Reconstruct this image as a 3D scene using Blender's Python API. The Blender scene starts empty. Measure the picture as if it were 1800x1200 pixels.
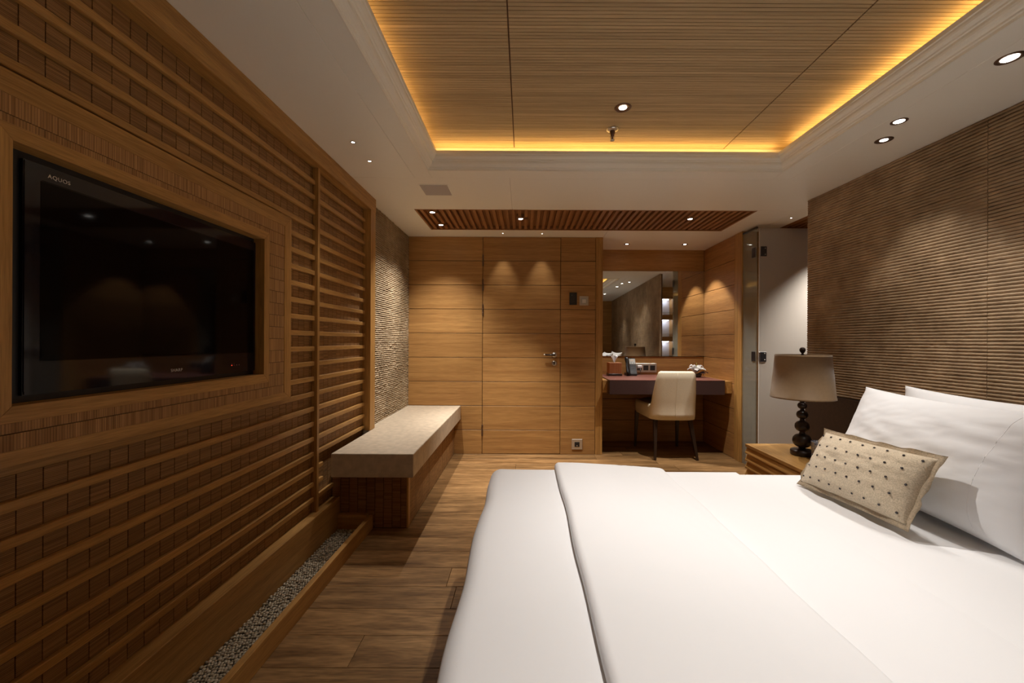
import bpy, bmesh, math, random
import numpy as np
from mathutils import Vector, Matrix, noise

random.seed(7)
sc = bpy.context.scene
COL = sc.collection
rad = math.radians

# ------------------------------------------------------------------ camera
cam_d = bpy.data.cameras.new('camera')
cam = bpy.data.objects.new('camera', cam_d)
COL.objects.link(cam)
sc.camera = cam
cam_d.sensor_width = 36.0
cam_d.lens = 710 * 36 / 1800
cam_d.clip_start = 0.02
cam_d.shift_x = -21 / 1800
cam_d.shift_y = -1 / 1800
cam.matrix_world = (Matrix.Translation((0, 0, 1.173)) @ Matrix.Rotation(rad(90), 4, 'X') @ Matrix.Rotation(rad(0.29), 4, 'Z'))
# ------------------------------------------------------------------ world, exposure
w = bpy.data.worlds.new('world'); sc.world = w; w.use_nodes = True
w.node_tree.nodes['Background'].inputs[0].default_value = (1.0, 0.9, 0.8, 1)
w.node_tree.nodes['Background'].inputs[1].default_value = 0.0
sc.view_settings.view_transform = 'Standard'
sc.view_settings.look = 'None'
sc.view_settings.gamma = 1.0
sc.view_settings.use_curve_mapping = False
sc.view_settings.exposure = 0.72
try:
    sc.cycles.use_denoising = True
    sc.cycles.max_bounces = 8
    sc.cycles.diffuse_bounces = 5
    sc.cycles.caustics_reflective = False
    sc.cycles.caustics_refractive = False
    sc.cycles.sample_clamp_indirect = 4.0
except Exception:
    pass

LAMP = (1.0, 0.935, 0.865)          # warm white of the halogen downlights
# (x, y, z, watts, cone, blend, disc radius, ring radius, target) of every lamp: see the lamp list at the end
COVE = (1.0, 0.60, 0.20)
COVE_W = 0.62                      # watts per metre of cove strip

# ------------------------------------------------------------------ node materials
def new_mat(name):
    m = bpy.data.materials.new(name); m.use_nodes = True
    nt = m.node_tree
    return m, nt, nt.nodes['Principled BSDF']

def N(nt, t, **kw):
    n = nt.nodes.new(t)
    for k, v in kw.items():
        setattr(n, k, v)
    return n

def ramp(nt, fac, stops):
    r = N(nt, 'ShaderNodeValToRGB')
    el = r.color_ramp.elements
    while len(el) < len(stops):
        el.new(0.5)
    for e, (p, c) in zip(el, stops):
        e.position = p; e.color = (*c, 1)
    nt.links.new(fac, r.inputs[0])
    return r.outputs[0]

def coords(nt, rand=True, island=False):
    tc = N(nt, 'ShaderNodeTexCoord')
    out = tc.outputs['Object']
    if rand or island:
        if island:
            src = N(nt, 'ShaderNodeNewGeometry').outputs['Random Per Island']
        else:
            src = N(nt, 'ShaderNodeObjectInfo').outputs['Random']
        cx = N(nt, 'ShaderNodeCombineXYZ')
        mu = N(nt, 'ShaderNodeMath', operation='MULTIPLY'); mu.inputs[1].default_value = 37.0
        nt.links.new(src, mu.inputs[0])
        for i in range(3):
            nt.links.new(mu.outputs[0], cx.inputs[i])
        ad = N(nt, 'ShaderNodeVectorMath', operation='ADD')
        nt.links.new(out, ad.inputs[0]); nt.links.new(cx.outputs[0], ad.inputs[1])
        return ad.outputs[0], src
    return out, None

def wood(name, c1, c2, axis='X', cross=38.0, along=1.6, rough=0.45, bump=0.12, island=False, vary=0.16, pores=0.25, spec=0.35, depth_scale=None):
    m, nt, b = new_mat(name)
    co, rnd = coords(nt, True, island)
    mp = N(nt, 'ShaderNodeMapping')
    s = [cross] * 3; s['XYZ'.index(axis)] = along
    mp.inputs['Scale'].default_value = s
    nt.links.new(co, mp.inputs[0])
    n1 = N(nt, 'ShaderNodeTexNoise'); n1.inputs['Scale'].default_value = 1.0
    n1.inputs['Detail'].default_value = 5; n1.inputs['Roughness'].default_value = 0.62
    n1.inputs['Distortion'].default_value = 0.5
    nt.links.new(mp.outputs[0], n1.inputs[0])
    col = ramp(nt, n1.outputs[0], [(0.30, c1), (0.72, c2)])
    # fine pores
    mp2 = N(nt, 'ShaderNodeMapping')
    s2 = [cross * 9] * 3; s2['XYZ'.index(axis)] = along * 9
    mp2.inputs['Scale'].default_value = s2
    nt.links.new(co, mp2.inputs[0])
    n2 = N(nt, 'ShaderNodeTexNoise'); n2.inputs['Scale'].default_value = 1.0; n2.inputs['Detail'].default_value = 2
    nt.links.new(mp2.outputs[0], n2.inputs[0])
    pr = N(nt, 'ShaderNodeMapRange'); pr.inputs[1].default_value = 0.3; pr.inputs[2].default_value = 0.62
    pr.inputs[3].default_value = 1.0 - pores; pr.inputs[4].default_value = 1.04
    nt.links.new(n2.outputs[0], pr.inputs[0])
    vr = N(nt, 'ShaderNodeMapRange'); vr.inputs[3].default_value = 1 - vary / 2; vr.inputs[4].default_value = 1 + vary / 2
    nt.links.new(rnd, vr.inputs[0])
    mul = N(nt, 'ShaderNodeMath', operation='MULTIPLY')
    nt.links.new(pr.outputs[0], mul.inputs[0]); nt.links.new(vr.outputs[0], mul.inputs[1])
    mx = N(nt, 'ShaderNodeVectorMath', operation='SCALE')
    nt.links.new(col, mx.inputs[0]); nt.links.new(mul.outputs[0], mx.inputs[3])
    nt.links.new(mx.outputs[0], b.inputs['Base Color'])
    b.inputs['Roughness'].default_value = rough
    b.inputs['Specular IOR Level'].default_value = spec
    bp = N(nt, 'ShaderNodeBump'); bp.inputs['Strength'].default_value = bump; bp.inputs['Distance'].default_value = 0.002
    nt.links.new(n2.outputs[0], bp.inputs['Height'])
    nt.links.new(bp.outputs[0], b.inputs['Normal'])
    return m

def reed(name, c1, c2, axis, across, pitch=0.0045, rough=0.6, bump=0.5):
    """bamboo matting: fine reeds running along `axis`, repeated along `across`"""
    m, nt, b = new_mat(name)
    co, rnd = coords(nt, True)
    tc = N(nt, 'ShaderNodeTexCoord')
    mp = N(nt, 'ShaderNodeMapping')
    s = [60.0] * 3; s['XYZ'.index(axis)] = 3.0; s['XYZ'.index(across)] = 1.0 / pitch * 0.9
    mp.inputs['Scale'].default_value = s
    nt.links.new(co, mp.inputs[0])
    n1 = N(nt, 'ShaderNodeTexNoise'); n1.inputs['Scale'].default_value = 1.0; n1.inputs['Detail'].default_value = 1.5
    nt.links.new(mp.outputs[0], n1.inputs[0])
    col = ramp(nt, n1.outputs[0], [(0.28, c1), (0.7, c2)])
    sep = N(nt, 'ShaderNodeSeparateXYZ'); nt.links.new(tc.outputs['Object'], sep.inputs[0])
    f = N(nt, 'ShaderNodeMath', operation='MULTIPLY'); f.inputs[1].default_value = 2 * math.pi / pitch
    nt.links.new(sep.outputs['XYZ'.index(across)], f.inputs[0])
    sn = N(nt, 'ShaderNodeMath', operation='SINE'); nt.links.new(f.outputs[0], sn.inputs[0])
    mr = N(nt, 'ShaderNodeMapRange'); mr.inputs[1].default_value = -1; mr.inputs[2].default_value = -0.3
    mr.inputs[3].default_value = 0.62; mr.inputs[4].default_value = 1.0
    nt.links.new(sn.outputs[0], mr.inputs[0])
    vr = N(nt, 'ShaderNodeMapRange'); vr.inputs[3].default_value = 0.93; vr.inputs[4].default_value = 1.07
    nt.links.new(rnd, vr.inputs[0])
    mul = N(nt, 'ShaderNodeMath', operation='MULTIPLY')
    nt.links.new(mr.outputs[0], mul.inputs[0]); nt.links.new(vr.outputs[0], mul.inputs[1])
    mx = N(nt, 'ShaderNodeVectorMath', operation='SCALE')
    nt.links.new(col, mx.inputs[0]); nt.links.new(mul.outputs[0], mx.inputs[3])
    nt.links.new(mx.outputs[0], b.inputs['Base Color'])
    b.inputs['Roughness'].default_value = rough
    b.inputs['Specular IOR Level'].default_value = 0.3
    bp = N(nt, 'ShaderNodeBump'); bp.inputs['Strength'].default_value = bump; bp.inputs['Distance'].default_value = 0.001
    nt.links.new(mr.outputs[0], bp.inputs['Height']); nt.links.new(bp.outputs[0], b.inputs['Normal'])
    return m

def plain(name, c, rough=0.5, metal=0.0, spec=0.5, nscale=0, namt=0.0, bump=0.0, coat=0.0, sheen=0.0, emit=None, emit_s=0):
    m, nt, b = new_mat(name)
    b.inputs['Base Color'].default_value = (*c, 1)
    b.inputs['Roughness'].default_value = rough
    b.inputs['Metallic'].default_value = metal
    b.inputs['Specular IOR Level'].default_value = spec
    b.inputs['Coat Weight'].default_value = coat
    b.inputs['Sheen Weight'].default_value = sheen
    if nscale:
        co, _ = coords(nt, False)
        n1 = N(nt, 'ShaderNodeTexNoise'); n1.inputs['Scale'].default_value = nscale; n1.inputs['Detail'].default_value = 4
        nt.links.new(co, n1.inputs[0])
        lo = tuple(x * (1 - namt) for x in c); hi = tuple(min(1, x * (1 + namt)) for x in c)
        nt.links.new(ramp(nt, n1.outputs[0], [(0.3, lo), (0.7, hi)]), b.inputs['Base Color'])
        if bump:
            bp = N(nt, 'ShaderNodeBump'); bp.inputs['Strength'].default_value = bump; bp.inputs['Distance'].default_value = 0.003
            nt.links.new(n1.outputs[0], bp.inputs['Height']); nt.links.new(bp.outputs[0], b.inputs['Normal'])
    if emit:
        b.inputs['Emission Color'].default_value = (*emit, 1)
        b.inputs['Emission Strength'].default_value = emit_s
    return m

def stone_mat(name, dark, light, scale=9):
    m, nt, b = new_mat(name)
    co, _ = coords(nt, False)
    n1 = N(nt, 'ShaderNodeTexNoise'); n1.inputs['Scale'].default_value = scale; n1.inputs['Detail'].default_value = 8
    n1.inputs['Roughness'].default_value = 0.65
    nt.links.new(co, n1.inputs[0])
    n2 = N(nt, 'ShaderNodeTexNoise'); n2.inputs['Scale'].default_value = 1.7; n2.inputs['Detail'].default_value = 5
    nt.links.new(co, n2.inputs[0])
    c1 = ramp(nt, n1.outputs[0], [(0.3, dark), (0.68, light)])
    c2 = ramp(nt, n2.outputs[0], [(0.38, (0.62, 0.58, 0.52)), (0.62, (1.0, 1.0, 1.0))])
    mx = N(nt, 'ShaderNodeVectorMath', operation='MULTIPLY')
    nt.links.new(c1, mx.inputs[0]); nt.links.new(c2, mx.inputs[1])
    nt.links.new(mx.outputs[0], b.inputs['Base Color'])
    b.inputs['Roughness'].default_value = 0.62
    b.inputs['Specular IOR Level'].default_value = 0.4
    n3 = N(nt, 'ShaderNodeTexNoise'); n3.inputs['Scale'].default_value = 160; n3.inputs['Detail'].default_value = 3
    nt.links.new(co, n3.inputs[0])
    bp = N(nt, 'ShaderNodeBump'); bp.inputs['Strength'].default_value = 0.35; bp.inputs['Distance'].default_value = 0.002
    nt.links.new(n3.outputs[0], bp.inputs['Height']); nt.links.new(bp.outputs[0], b.inputs['Normal'])
    return m

OAK1, OAK2 = (0.34, 0.172, 0.047), (0.56, 0.312, 0.095)
M = {}
M['oak_x'] = wood('oak_grain_across', OAK1, OAK2, 'X')
M['oak_y'] = wood('oak_grain_lengthwise', OAK1, OAK2, 'Y')
M['oak_z'] = wood('oak_grain_upright', OAK1, OAK2, 'Z')
M['panel'] = wood('oak_veneer_panel', (0.33, 0.163, 0.052), (0.50, 0.275, 0.092), 'X', cross=26, along=1.0, rough=0.42, pores=0.2, vary=0.08)
M['panel_y'] = wood('oak_veneer_side_panel', (0.33, 0.153, 0.048), (0.50, 0.258, 0.086), 'Y', cross=26, along=1.0, rough=0.42, pores=0.2, vary=0.08)
M['plank'] = wood('oak_floor_plank', (0.115, 0.057, 0.020), (0.40, 0.228, 0.094), 'X', cross=14, along=1.6, rough=0.42, pores=0.35, vary=0.34, bump=0.2, spec=0.14)
M['grille'] = wood('cedar_slat', (0.25, 0.112, 0.042), (0.42, 0.205, 0.080), 'Y', cross=50, rough=0.5)
M['reed_h'] = reed('bamboo_mat_level_reeds', (0.20, 0.102, 0.036), (0.40, 0.220, 0.085), 'Y', 'Z')
M['reed_v'] = reed('bamboo_mat_upright_reeds', (0.26, 0.128, 0.045), (0.50, 0.275, 0.105), 'Z', 'Y', pitch=0.006)
M['reed_x'] = reed('bamboo_mat_bench', (0.18, 0.084, 0.034), (0.35, 0.18, 0.075), 'X', 'Z', pitch=0.0055)
M['bamboo'] = wood('bamboo_ceiling_strip', (0.39, 0.28, 0.15), (0.60, 0.45, 0.255), 'X', cross=45, along=1.1, rough=0.5, island=True, vary=0.22, pores=0.12)
M['dark'] = plain('dark_backing', (0.035, 0.018, 0.010), 0.8)
M['brownback'] = plain('brown_backing', (0.10, 0.045, 0.016), 0.8)
M['paint'] = plain('ceiling_paint', (0.90, 0.89, 0.81), 0.38, spec=0.45)
M['mould'] = plain('moulding_paint', (0.88, 0.86, 0.77), 0.45)
M['stone'] = stone_mat('ribbed_travertine', (0.30, 0.21, 0.125), (0.51, 0.375, 0.235))
M['stone_l'] = stone_mat('split_face_travertine', (0.35, 0.262, 0.162), (0.57, 0.45, 0.295), 14)
M['slab'] = plain('honed_sandstone', (0.52, 0.435, 0.325), 0.45, nscale=24, namt=0.14, bump=0.05)
M['sheet'] = plain('white_cotton', (0.84, 0.85, 0.87), 0.85, spec=0.2, sheen=0.15, nscale=3, namt=0.01)
M['duvet'] = plain('white_duvet_cotton', (0.84, 0.85, 0.87), 0.85, spec=0.2, sheen=0.15, nscale=3, namt=0.01)
M['linen'] = plain('beige_wool_felt', (0.56, 0.47, 0.345), 0.9, spec=0.15, nscale=240, namt=0.22, bump=0.25, sheen=0.2)
M['linen2'] = plain('beige_wool_felt_edge', (0.60, 0.50, 0.37), 0.9, spec=0.15, nscale=200, namt=0.2, bump=0.25)
M['bead'] = plain('dark_bead', (0.035, 0.028, 0.03), 0.25, spec=0.7)
M['ebony'] = plain('dark_turned_wood', (0.022, 0.011, 0.008), 0.28, spec=0.5, nscale=30, namt=0.4)
M['shade'] = plain('taupe_silk_shade', (0.27, 0.175, 0.09), 0.6, spec=0.3, sheen=0.4, nscale=60, namt=0.05)
M['shade_in'] = plain('pale_shade_lining', (0.62, 0.55, 0.47), 0.8)
M['headboard'] = plain('dark_brown_leather', (0.040, 0.020, 0.011), 0.5, nscale=60, namt=0.2, bump=0.1)
M['chair'] = plain('cream_leather', (0.74, 0.65, 0.49), 0.48, spec=0.4, nscale=90, namt=0.04, bump=0.05)
M['chairleg'] = plain('espresso_wood', (0.030, 0.016, 0.010), 0.35)
M['desk'] = plain('aubergine_leather', (0.055, 0.026, 0.024), 0.42, nscale=180, namt=0.15, bump=0.08)
M['desk_top'] = plain('burgundy_leather_top', (0.21, 0.082, 0.062), 0.36, nscale=40, namt=0.18, bump=0.03)
M['metal'] = plain('brushed_steel', (0.62, 0.60, 0.57), 0.28, metal=1.0)
M['bronze'] = plain('bronze_ring', (0.17, 0.11, 0.08), 0.32, metal=0.85)
M['darkmetal'] = plain('smoked_metal', (0.10, 0.10, 0.105), 0.3, metal=0.9)
M['black'] = plain('matt_black', (0.012, 0.012, 0.012), 0.45)
M['tvbody'] = plain('gloss_black_plastic', (0.006, 0.006, 0.011), 0.06, spec=0.5, coat=0.1)
M['tvscreen'] = plain('television_glass', (0.004, 0.003, 0.003), 0.05, spec=0.14)
M['tvedge'] = plain('television_inner_edge', (0.05, 0.045, 0.04), 0.3)
M['logo'] = plain('silver_lettering', (0.62, 0.6, 0.56), 0.35, metal=0.3)
M['led'] = plain('red_indicator', (0.5, 0.02, 0.01), 0.4, emit=(1, 0.05, 0.02), emit_s=1.2)
M['leddim'] = plain('grey_indicator', (0.25, 0.1, 0.09), 0.4)
M['plate'] = plain('champagne_plate', (0.52, 0.46, 0.38), 0.35, metal=0.6)
M['insert'] = plain('pale_switch_insert', (0.68, 0.66, 0.62), 0.4)
M['white'] = plain('white_plastic', (0.78, 0.78, 0.80), 0.35)
M['vent'] = plain('grey_speaker_cloth', (0.50, 0.47, 0.47), 0.6)
M['phone'] = plain('black_phone_plastic', (0.015, 0.016, 0.018), 0.35)
M['phonegrey'] = plain('grey_phone_display', (0.42, 0.44, 0.42), 0.35)
M['tissuewood'] = wood('red_oak_box', (0.38, 0.14, 0.05), (0.55, 0.25, 0.10), 'Z', cross=60)
M['tissue'] = plain('tissue_paper', (0.92, 0.92, 0.93), 0.9)
M['petal'] = plain('lily_petal', (0.95, 0.95, 0.93), 0.6)
M['leafdark'] = plain('dark_leaf', (0.05, 0.02, 0.03), 0.5)
M['stamen'] = plain('green_stamen', (0.35, 0.38, 0.08), 0.6)
M['mirror'] = plain('mirror_silver', (0.80, 0.80, 0.77), 0.0, metal=1.0)
M['lens'] = plain('lit_lamp_lens', (1, 1, 1), 0.5, emit=(1.0, 0.95, 0.86), emit_s=14)
M['niche'] = plain('niche_white', (0.75, 0.75, 0.8), 0.5)
M['nichelight'] = plain('lit_niche_strip', (1, 1, 1), 0.5, emit=(0.75, 0.83, 1.0), emit_s=8)
M['grout'] = plain('trough_bed', (0.06, 0.045, 0.03), 0.9)

def pebble_mat():
    m, nt, b = new_mat('cream_pebble')
    g = N(nt, 'ShaderNodeNewGeometry')
    c = ramp(nt, g.outputs['Random Per Island'], [(0.0, (0.26, 0.21, 0.14)), (0.5, (0.42, 0.35, 0.24)), (1.0, (0.56, 0.49, 0.37))])
    nt.links.new(c, b.inputs['Base Color']); b.inputs['Roughness'].default_value = 0.55
    return m
M['pebble'] = pebble_mat()

def glass_mat(name, tint, gloss, frosted=False):
    m, nt, b = new_mat(name)
    out = nt.nodes['Material Output']
    if frosted:
        tr = N(nt, 'ShaderNodeBsdfTranslucent'); tr.inputs[0].default_value = (*tint, 1)
        df = N(nt, 'ShaderNodeBsdfDiffuse'); df.inputs[0].default_value = (*tint, 1)
        mx0 = N(nt, 'ShaderNodeMixShader'); mx0.inputs[0].default_value = 0.45
        nt.links.new(tr.outputs[0], mx0.inputs[1]); nt.links.new(df.outputs[0], mx0.inputs[2])
        base = mx0.outputs[0]
    else:
        tp = N(nt, 'ShaderNodeBsdfTransparent'); tp.inputs[0].default_value = (*tint, 1)
        base = tp.outputs[0]
    gl = N(nt, 'ShaderNodeBsdfGlossy'); gl.inputs['Roughness'].default_value = 0.35 if frosted else 0.02
    fr = N(nt, 'ShaderNodeFresnel'); fr.inputs[0].default_value = 1.45
    mu = N(nt, 'ShaderNodeMath', operation='MULTIPLY'); mu.inputs[1].default_value = gloss
    nt.links.new(fr.outputs[0], mu.inputs[0])
    mx = N(nt, 'ShaderNodeMixShader')
    nt.links.new(mu.outputs[0], mx.inputs[0]); nt.links.new(base, mx.inputs[1]); nt.links.new(gl.outputs[0], mx.inputs[2])
    nt.links.new(mx.outputs[0], out.inputs[0])
    return m
M['glass'] = glass_mat('clear_glass', (0.95, 0.97, 0.94), 0.22)
def hazy():
    m = glass_mat('hazy_glass', (0.92, 0.95, 0.92), 0.25)
    nt = m.node_tree; out = nt.nodes['Material Output']; src = out.inputs[0].links[0].from_socket
    df = N(nt, 'ShaderNodeBsdfDiffuse'); df.inputs[0].default_value = (0.55, 0.56, 0.50, 1)
    mx = N(nt, 'ShaderNodeMixShader'); mx.inputs[0].default_value = 0.22
    nt.links.new(src, mx.inputs[1]); nt.links.new(df.outputs[0], mx.inputs[2]); nt.links.new(mx.outputs[0], out.inputs[0])
    return m
M['hazy'] = hazy()
M['frost'] = glass_mat('frosted_glass', (0.76, 0.71, 0.64), 0.3, True)

def cup_mat():
    m, nt, b = new_mat('blue_white_porcelain')
    co, _ = coords(nt, False)
    n1 = N(nt, 'ShaderNodeTexNoise'); n1.inputs['Scale'].default_value = 55; n1.inputs['Distortion'].default_value = 2.5
    nt.links.new(co, n1.inputs[0])
    c = ramp(nt, n1.outputs[0], [(0.44, (0.10, 0.13, 0.25)), (0.50, (0.36, 0.35, 0.32))])
    nt.links.new(c, b.inputs['Base Color']); b.inputs['Roughness'].default_value = 0.2
    return m
M['cup'] = cup_mat()

# ------------------------------------------------------------------ object helpers
W = {}
def reg(o, mw, parent):
    COL.objects.link(o)
    W[o] = mw
    if parent is not None:
        o.parent = parent
        o.matrix_basis = W[parent].inverted() @ mw
    else:
        o.matrix_basis = mw
    return o

def T(x, y, z): return Matrix.Translation((x, y, z))

def thing(name, label, cat, loc, group=None, rot=0.0, kind=None):
    o = bpy.data.objects.new(name, None); o.empty_display_size = 0.05
    reg(o, T(*loc) @ Matrix.Rotation(rot, 4, 'Z'), None)
    if label: o['label'] = label
    if cat: o['category'] = cat
    if group: o['group'] = group
    if kind: o['kind'] = kind
    return o

def add(name, me, mat, mw, parent=None, kind=None, label=None, cat=None, group=None):
    """link a mesh (given in local coordinates) as one object"""
    if mat is not None and not me.materials:
        me.materials.append(mat)
    o = bpy.data.objects.new(name, me)
    reg(o, mw, parent)
    if kind: o['kind'] = kind
    if label: o['label'] = label
    if cat: o['category'] = cat
    if group: o['group'] = group
    return o

def bm_mesh(bm, name='m', smooth=False):
    me = bpy.data.meshes.new(name)
    bmesh.ops.recalc_face_normals(bm, faces=bm.faces)
    bm.to_mesh(me); bm.free()
    if smooth:
        for p in me.polygons: p.use_smooth = True
    return me

_bc = {}
def box_mesh(dx, dy, dz, bev, mat):
    key = (round(dx, 4), round(dy, 4), round(dz, 4), bev, mat.name)
    if key in _bc: return _bc[key]
    bm = bmesh.new()
    bmesh.ops.create_cube(bm, size=1.0)
    bmesh.ops.scale(bm, vec=(dx, dy, dz), verts=bm.verts)
    if bev > 0:
        bmesh.ops.bevel(bm, geom=bm.edges[:], offset=min(bev, min(dx, dy, dz) * 0.45), segments=1, affect='EDGES')
    me = bm_mesh(bm, 'box'); me.materials.append(mat)
    _bc[key] = me
    return me

def box(name, x0, x1, y0, y1, z0, z1, mat, parent=None, bev=0.0015, **kw):
    me = box_mesh(x1 - x0, y1 - y0, z1 - z0, bev, mat)
    return add(name, me, mat, T((x0 + x1) / 2, (y0 + y1) / 2, (z0 + z1) / 2), parent, **kw)

def bm_box(bm, x0, x1, y0, y1, z0, z1):
    vs = [bm.verts.new((x, y, z)) for x in (x0, x1) for y in (y0, y1) for z in (z0, z1)]
    for f in ((0, 1, 3, 2), (4, 6, 7, 5), (0, 4, 5, 1), (2, 3, 7, 6), (0, 2, 6, 4), (1, 5, 7, 3)):
        bm.faces.new([vs[i] for i in f])
    return vs

def lathe(profile, seg=40, caps=True, smooth=True, bm=None, mw=None):
    own = bm is None
    if own: bm = bmesh.new()
    rings = []
    for r, z in profile:
        ring = []
        for i in range(seg):
            a = 2 * math.pi * i / seg
            v = Vector((r * math.cos(a), r * math.sin(a), z))
            if mw is not None: v = mw @ v
            ring.append(bm.verts.new(v))
        rings.append(ring)
    for a, b in zip(rings, rings[1:]):
        for i in range(seg):
            bm.faces.new([a[i], a[(i + 1) % seg], b[(i + 1) % seg], b[i]])
    if caps:
        bm.faces.new(rings[0][::-1]); bm.faces.new(rings[-1])
    if own: return bm_mesh(bm, 'lathe', smooth)

def add_lathe(name, profile, mat, mw, parent=None, seg=40, caps=True, smooth=True, **kw):
    o = add(name, lathe(profile, seg, caps, smooth), mat, mw, parent, **kw)
    return o

def prism(poly, z0, z1, bev=0.0):
    bm = bmesh.new()
    lo = [bm.verts.new((x, y, z0)) for x, y in poly]
    hi = [bm.verts.new((x, y, z1)) for x, y in poly]
    n = len(poly)
    bm.faces.new(lo[::-1]); bm.faces.new(hi)
    for i in range(n):
        bm.faces.new([lo[i], lo[(i + 1) % n], hi[(i + 1) % n], hi[i]])
    if bev:
        bmesh.ops.bevel(bm, geom=bm.edges[:], offset=bev, segments=2, affect='EDGES')
    return bm_mesh(bm, 'prism')

def rbox(x0, x1, y0, y1, z0, z1, r, nx=20, ny=20, nz=6, k=4, fn=None):
    """rounded box with a dense surface; fn(Vector)->Vector moves the points"""
    def axis(a, b, n):
        e0 = [a + r * i / k for i in range(k)]
        mid = [a + r + (b - a - 2 * r) * i / n for i in range(n + 1)]
        e1 = [b - r * (k - 1 - i) / k for i in range(k)]
        return e0 + mid + e1
    X, Y, Z = axis(x0, x1, nx), axis(y0, y1, ny), axis(z0, z1, nz)
    bm = bmesh.new(); cache = {}
    def V(i, j, l):
        key = (i, j, l)
        if key not in cache:
            p = Vector((X[i], Y[j], Z[l]))
            q = Vector((min(max(p.x, x0 + r), x1 - r), min(max(p.y, y0 + r), y1 - r), min(max(p.z, z0 + r), z1 - r)))
            d = p - q
            if d.length > 1e-9:
                # push onto the rounded shell
                m = max(abs(d.x), abs(d.y), abs(d.z))
                p = q + d.normalized() * m
            if fn: p = fn(p)
            cache[key] = bm.verts.new(p)
        return cache[key]
    a, b, c = len(X) - 1, len(Y) - 1, len(Z) - 1
    for i in range(a):
        for j in range(b):
            for l in (0, c):
                bm.faces.new([V(i, j, l), V(i + 1, j, l), V(i + 1, j + 1, l), V(i, j + 1, l)])
    for i in range(a):
        for l in range(c):
            for j in (0, b):
                bm.faces.new([V(i, j, l), V(i + 1, j, l), V(i + 1, j, l + 1), V(i, j, l + 1)])
    for j in range(b):
        for l in range(c):
            for i in (0, a):
                bm.faces.new([V(i, j, l), V(i, j + 1, l), V(i, j + 1, l + 1), V(i, j, l + 1)])
    return bm_mesh(bm, 'rounded', True)

def tube(pts, r, seg=8, bm=None):
    own = bm is None
    if own: bm = bmesh.new()
    rings = []
    for i, p in enumerate(pts):
        p = Vector(p)
        d = (Vector(pts[min(i + 1, len(pts) - 1)]) - Vector(pts[max(i - 1, 0)])).normalized()
        up = Vector((0, 0, 1)) if abs(d.z) < 0.9 else Vector((1, 0, 0))
        s = d.cross(up).normalized(); u = s.cross(d)
        rr = r[i] if isinstance(r, (list, tuple)) else r
        rings.append([bm.verts.new(p + s * rr * math.cos(2 * math.pi * k / seg) + u * rr * math.sin(2 * math.pi * k / seg)) for k in range(seg)])
    for a, b in zip(rings, rings[1:]):
        for k in range(seg):
            bm.faces.new([a[k], a[(k + 1) % seg], b[(k + 1) % seg], b[k]])
    bm.faces.new(rings[0][::-1]); bm.faces.new(rings[-1])
    if own: return bm_mesh(bm, 'tube', True)

def spot(parent, loc, target, watts, cone, blend=0.6, r=0.02, color=LAMP):
    d = bpy.data.lights.new('spot_bulb', 'SPOT')
    d.energy = watts; d.spot_size = rad(cone); d.spot_blend = blend; d.shadow_soft_size = r; d.color = color
    o = bpy.data.objects.new('spot_bulb', d)
    v = (Vector(target) - Vector(loc)).normalized()
    mw = Matrix.Translation(loc) @ v.to_track_quat('-Z', 'Y').to_matrix().to_4x4()
    reg(o, mw, parent)
    return o

CZ = 2.25       # ceiling height
WX = -1.20      # left stone wall
DY = 4.185      # door wall
RX = lambda y: 2.153 + 0.044 * (3.07 - y)      # stone face of the bed wall

# ================================================================== FLOOR
fl = box('floor', -1.4, 4.1, -1.4, 4.95, -0.08, -0.016, M['brownback'], None, 0, kind='structure')
PW = 0.16
y = 2.407 + PW * 15
row = 0
while y > -1.35:
    y1, y0 = y, y - PW
    y -= PW
    row += 1
    ofs = [0.0, 0.85, 0.35, 1.25, 0.6][row % 5] + random.uniform(-0.2, 0.2)
    x = -1.4 - ofs
    while x < 4.1:
        L = random.choice([1.5, 1.8, 2.1])
        a, b = max(x, -1.4), min(x + L, 4.1)
        if b - a > 0.05:
            box('plank', a + 0.0009, b - 0.0009, y0 + 0.0009, y1 - 0.0009, -0.016, 0.0, M['plank'], fl, 0.0012)
        x += L

# ================================================================== CEILING
TX0, TX1, TY0, TY1 = -0.617, 1.635, -1.0, 2.557
GX0, GX1, GY0, GY1 = -0.908, 1.914, 3.317, 3.93
HX0, HX1, HY0, HY1 = 2.41, 3.3, 3.0, 3.83
ce = box('ceiling', -1.4, 4.1, -1.4, 4.95, 2.52, 2.56, M['paint'], None, 0, kind='structure')
rects = [(-1.4, -0.73, -1.4, 2.675), (1.756, 2.42, -1.4, 2.675), (-0.73, TX0, TY0, 2.675), (TX1, 1.756, TY0, 2.675), (TX0, TX1, TY1, 2.675),
         (-0.73, 1.756, -1.4, TY0), (-1.4, -0.1, 2.675, GY0), (-0.1, 2.24, 2.675, GY0), (-1.4, GX0, GY0, GY1), (GX1, 2.24, GY0, GY1),
         (-1.4, 0.815, GY1, 4.95), (0.815, 2.24, GY1, 4.95), (2.24, HX0, 2.675, 4.95), (2.42, 4.1, -1.4, 2.675),
         (HX0, 4.1, 2.675, HY0), (HX1, 4.1, HY0, HY1), (HX0, 4.1, HY1, 4.95)]
for a, b, c, d in rects:
    g = 0.0006
    box('ceiling_board', a + g, b - g, c + g, d - g, CZ, CZ + 0.03, M['paint'], ce, 0.0012)

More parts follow.
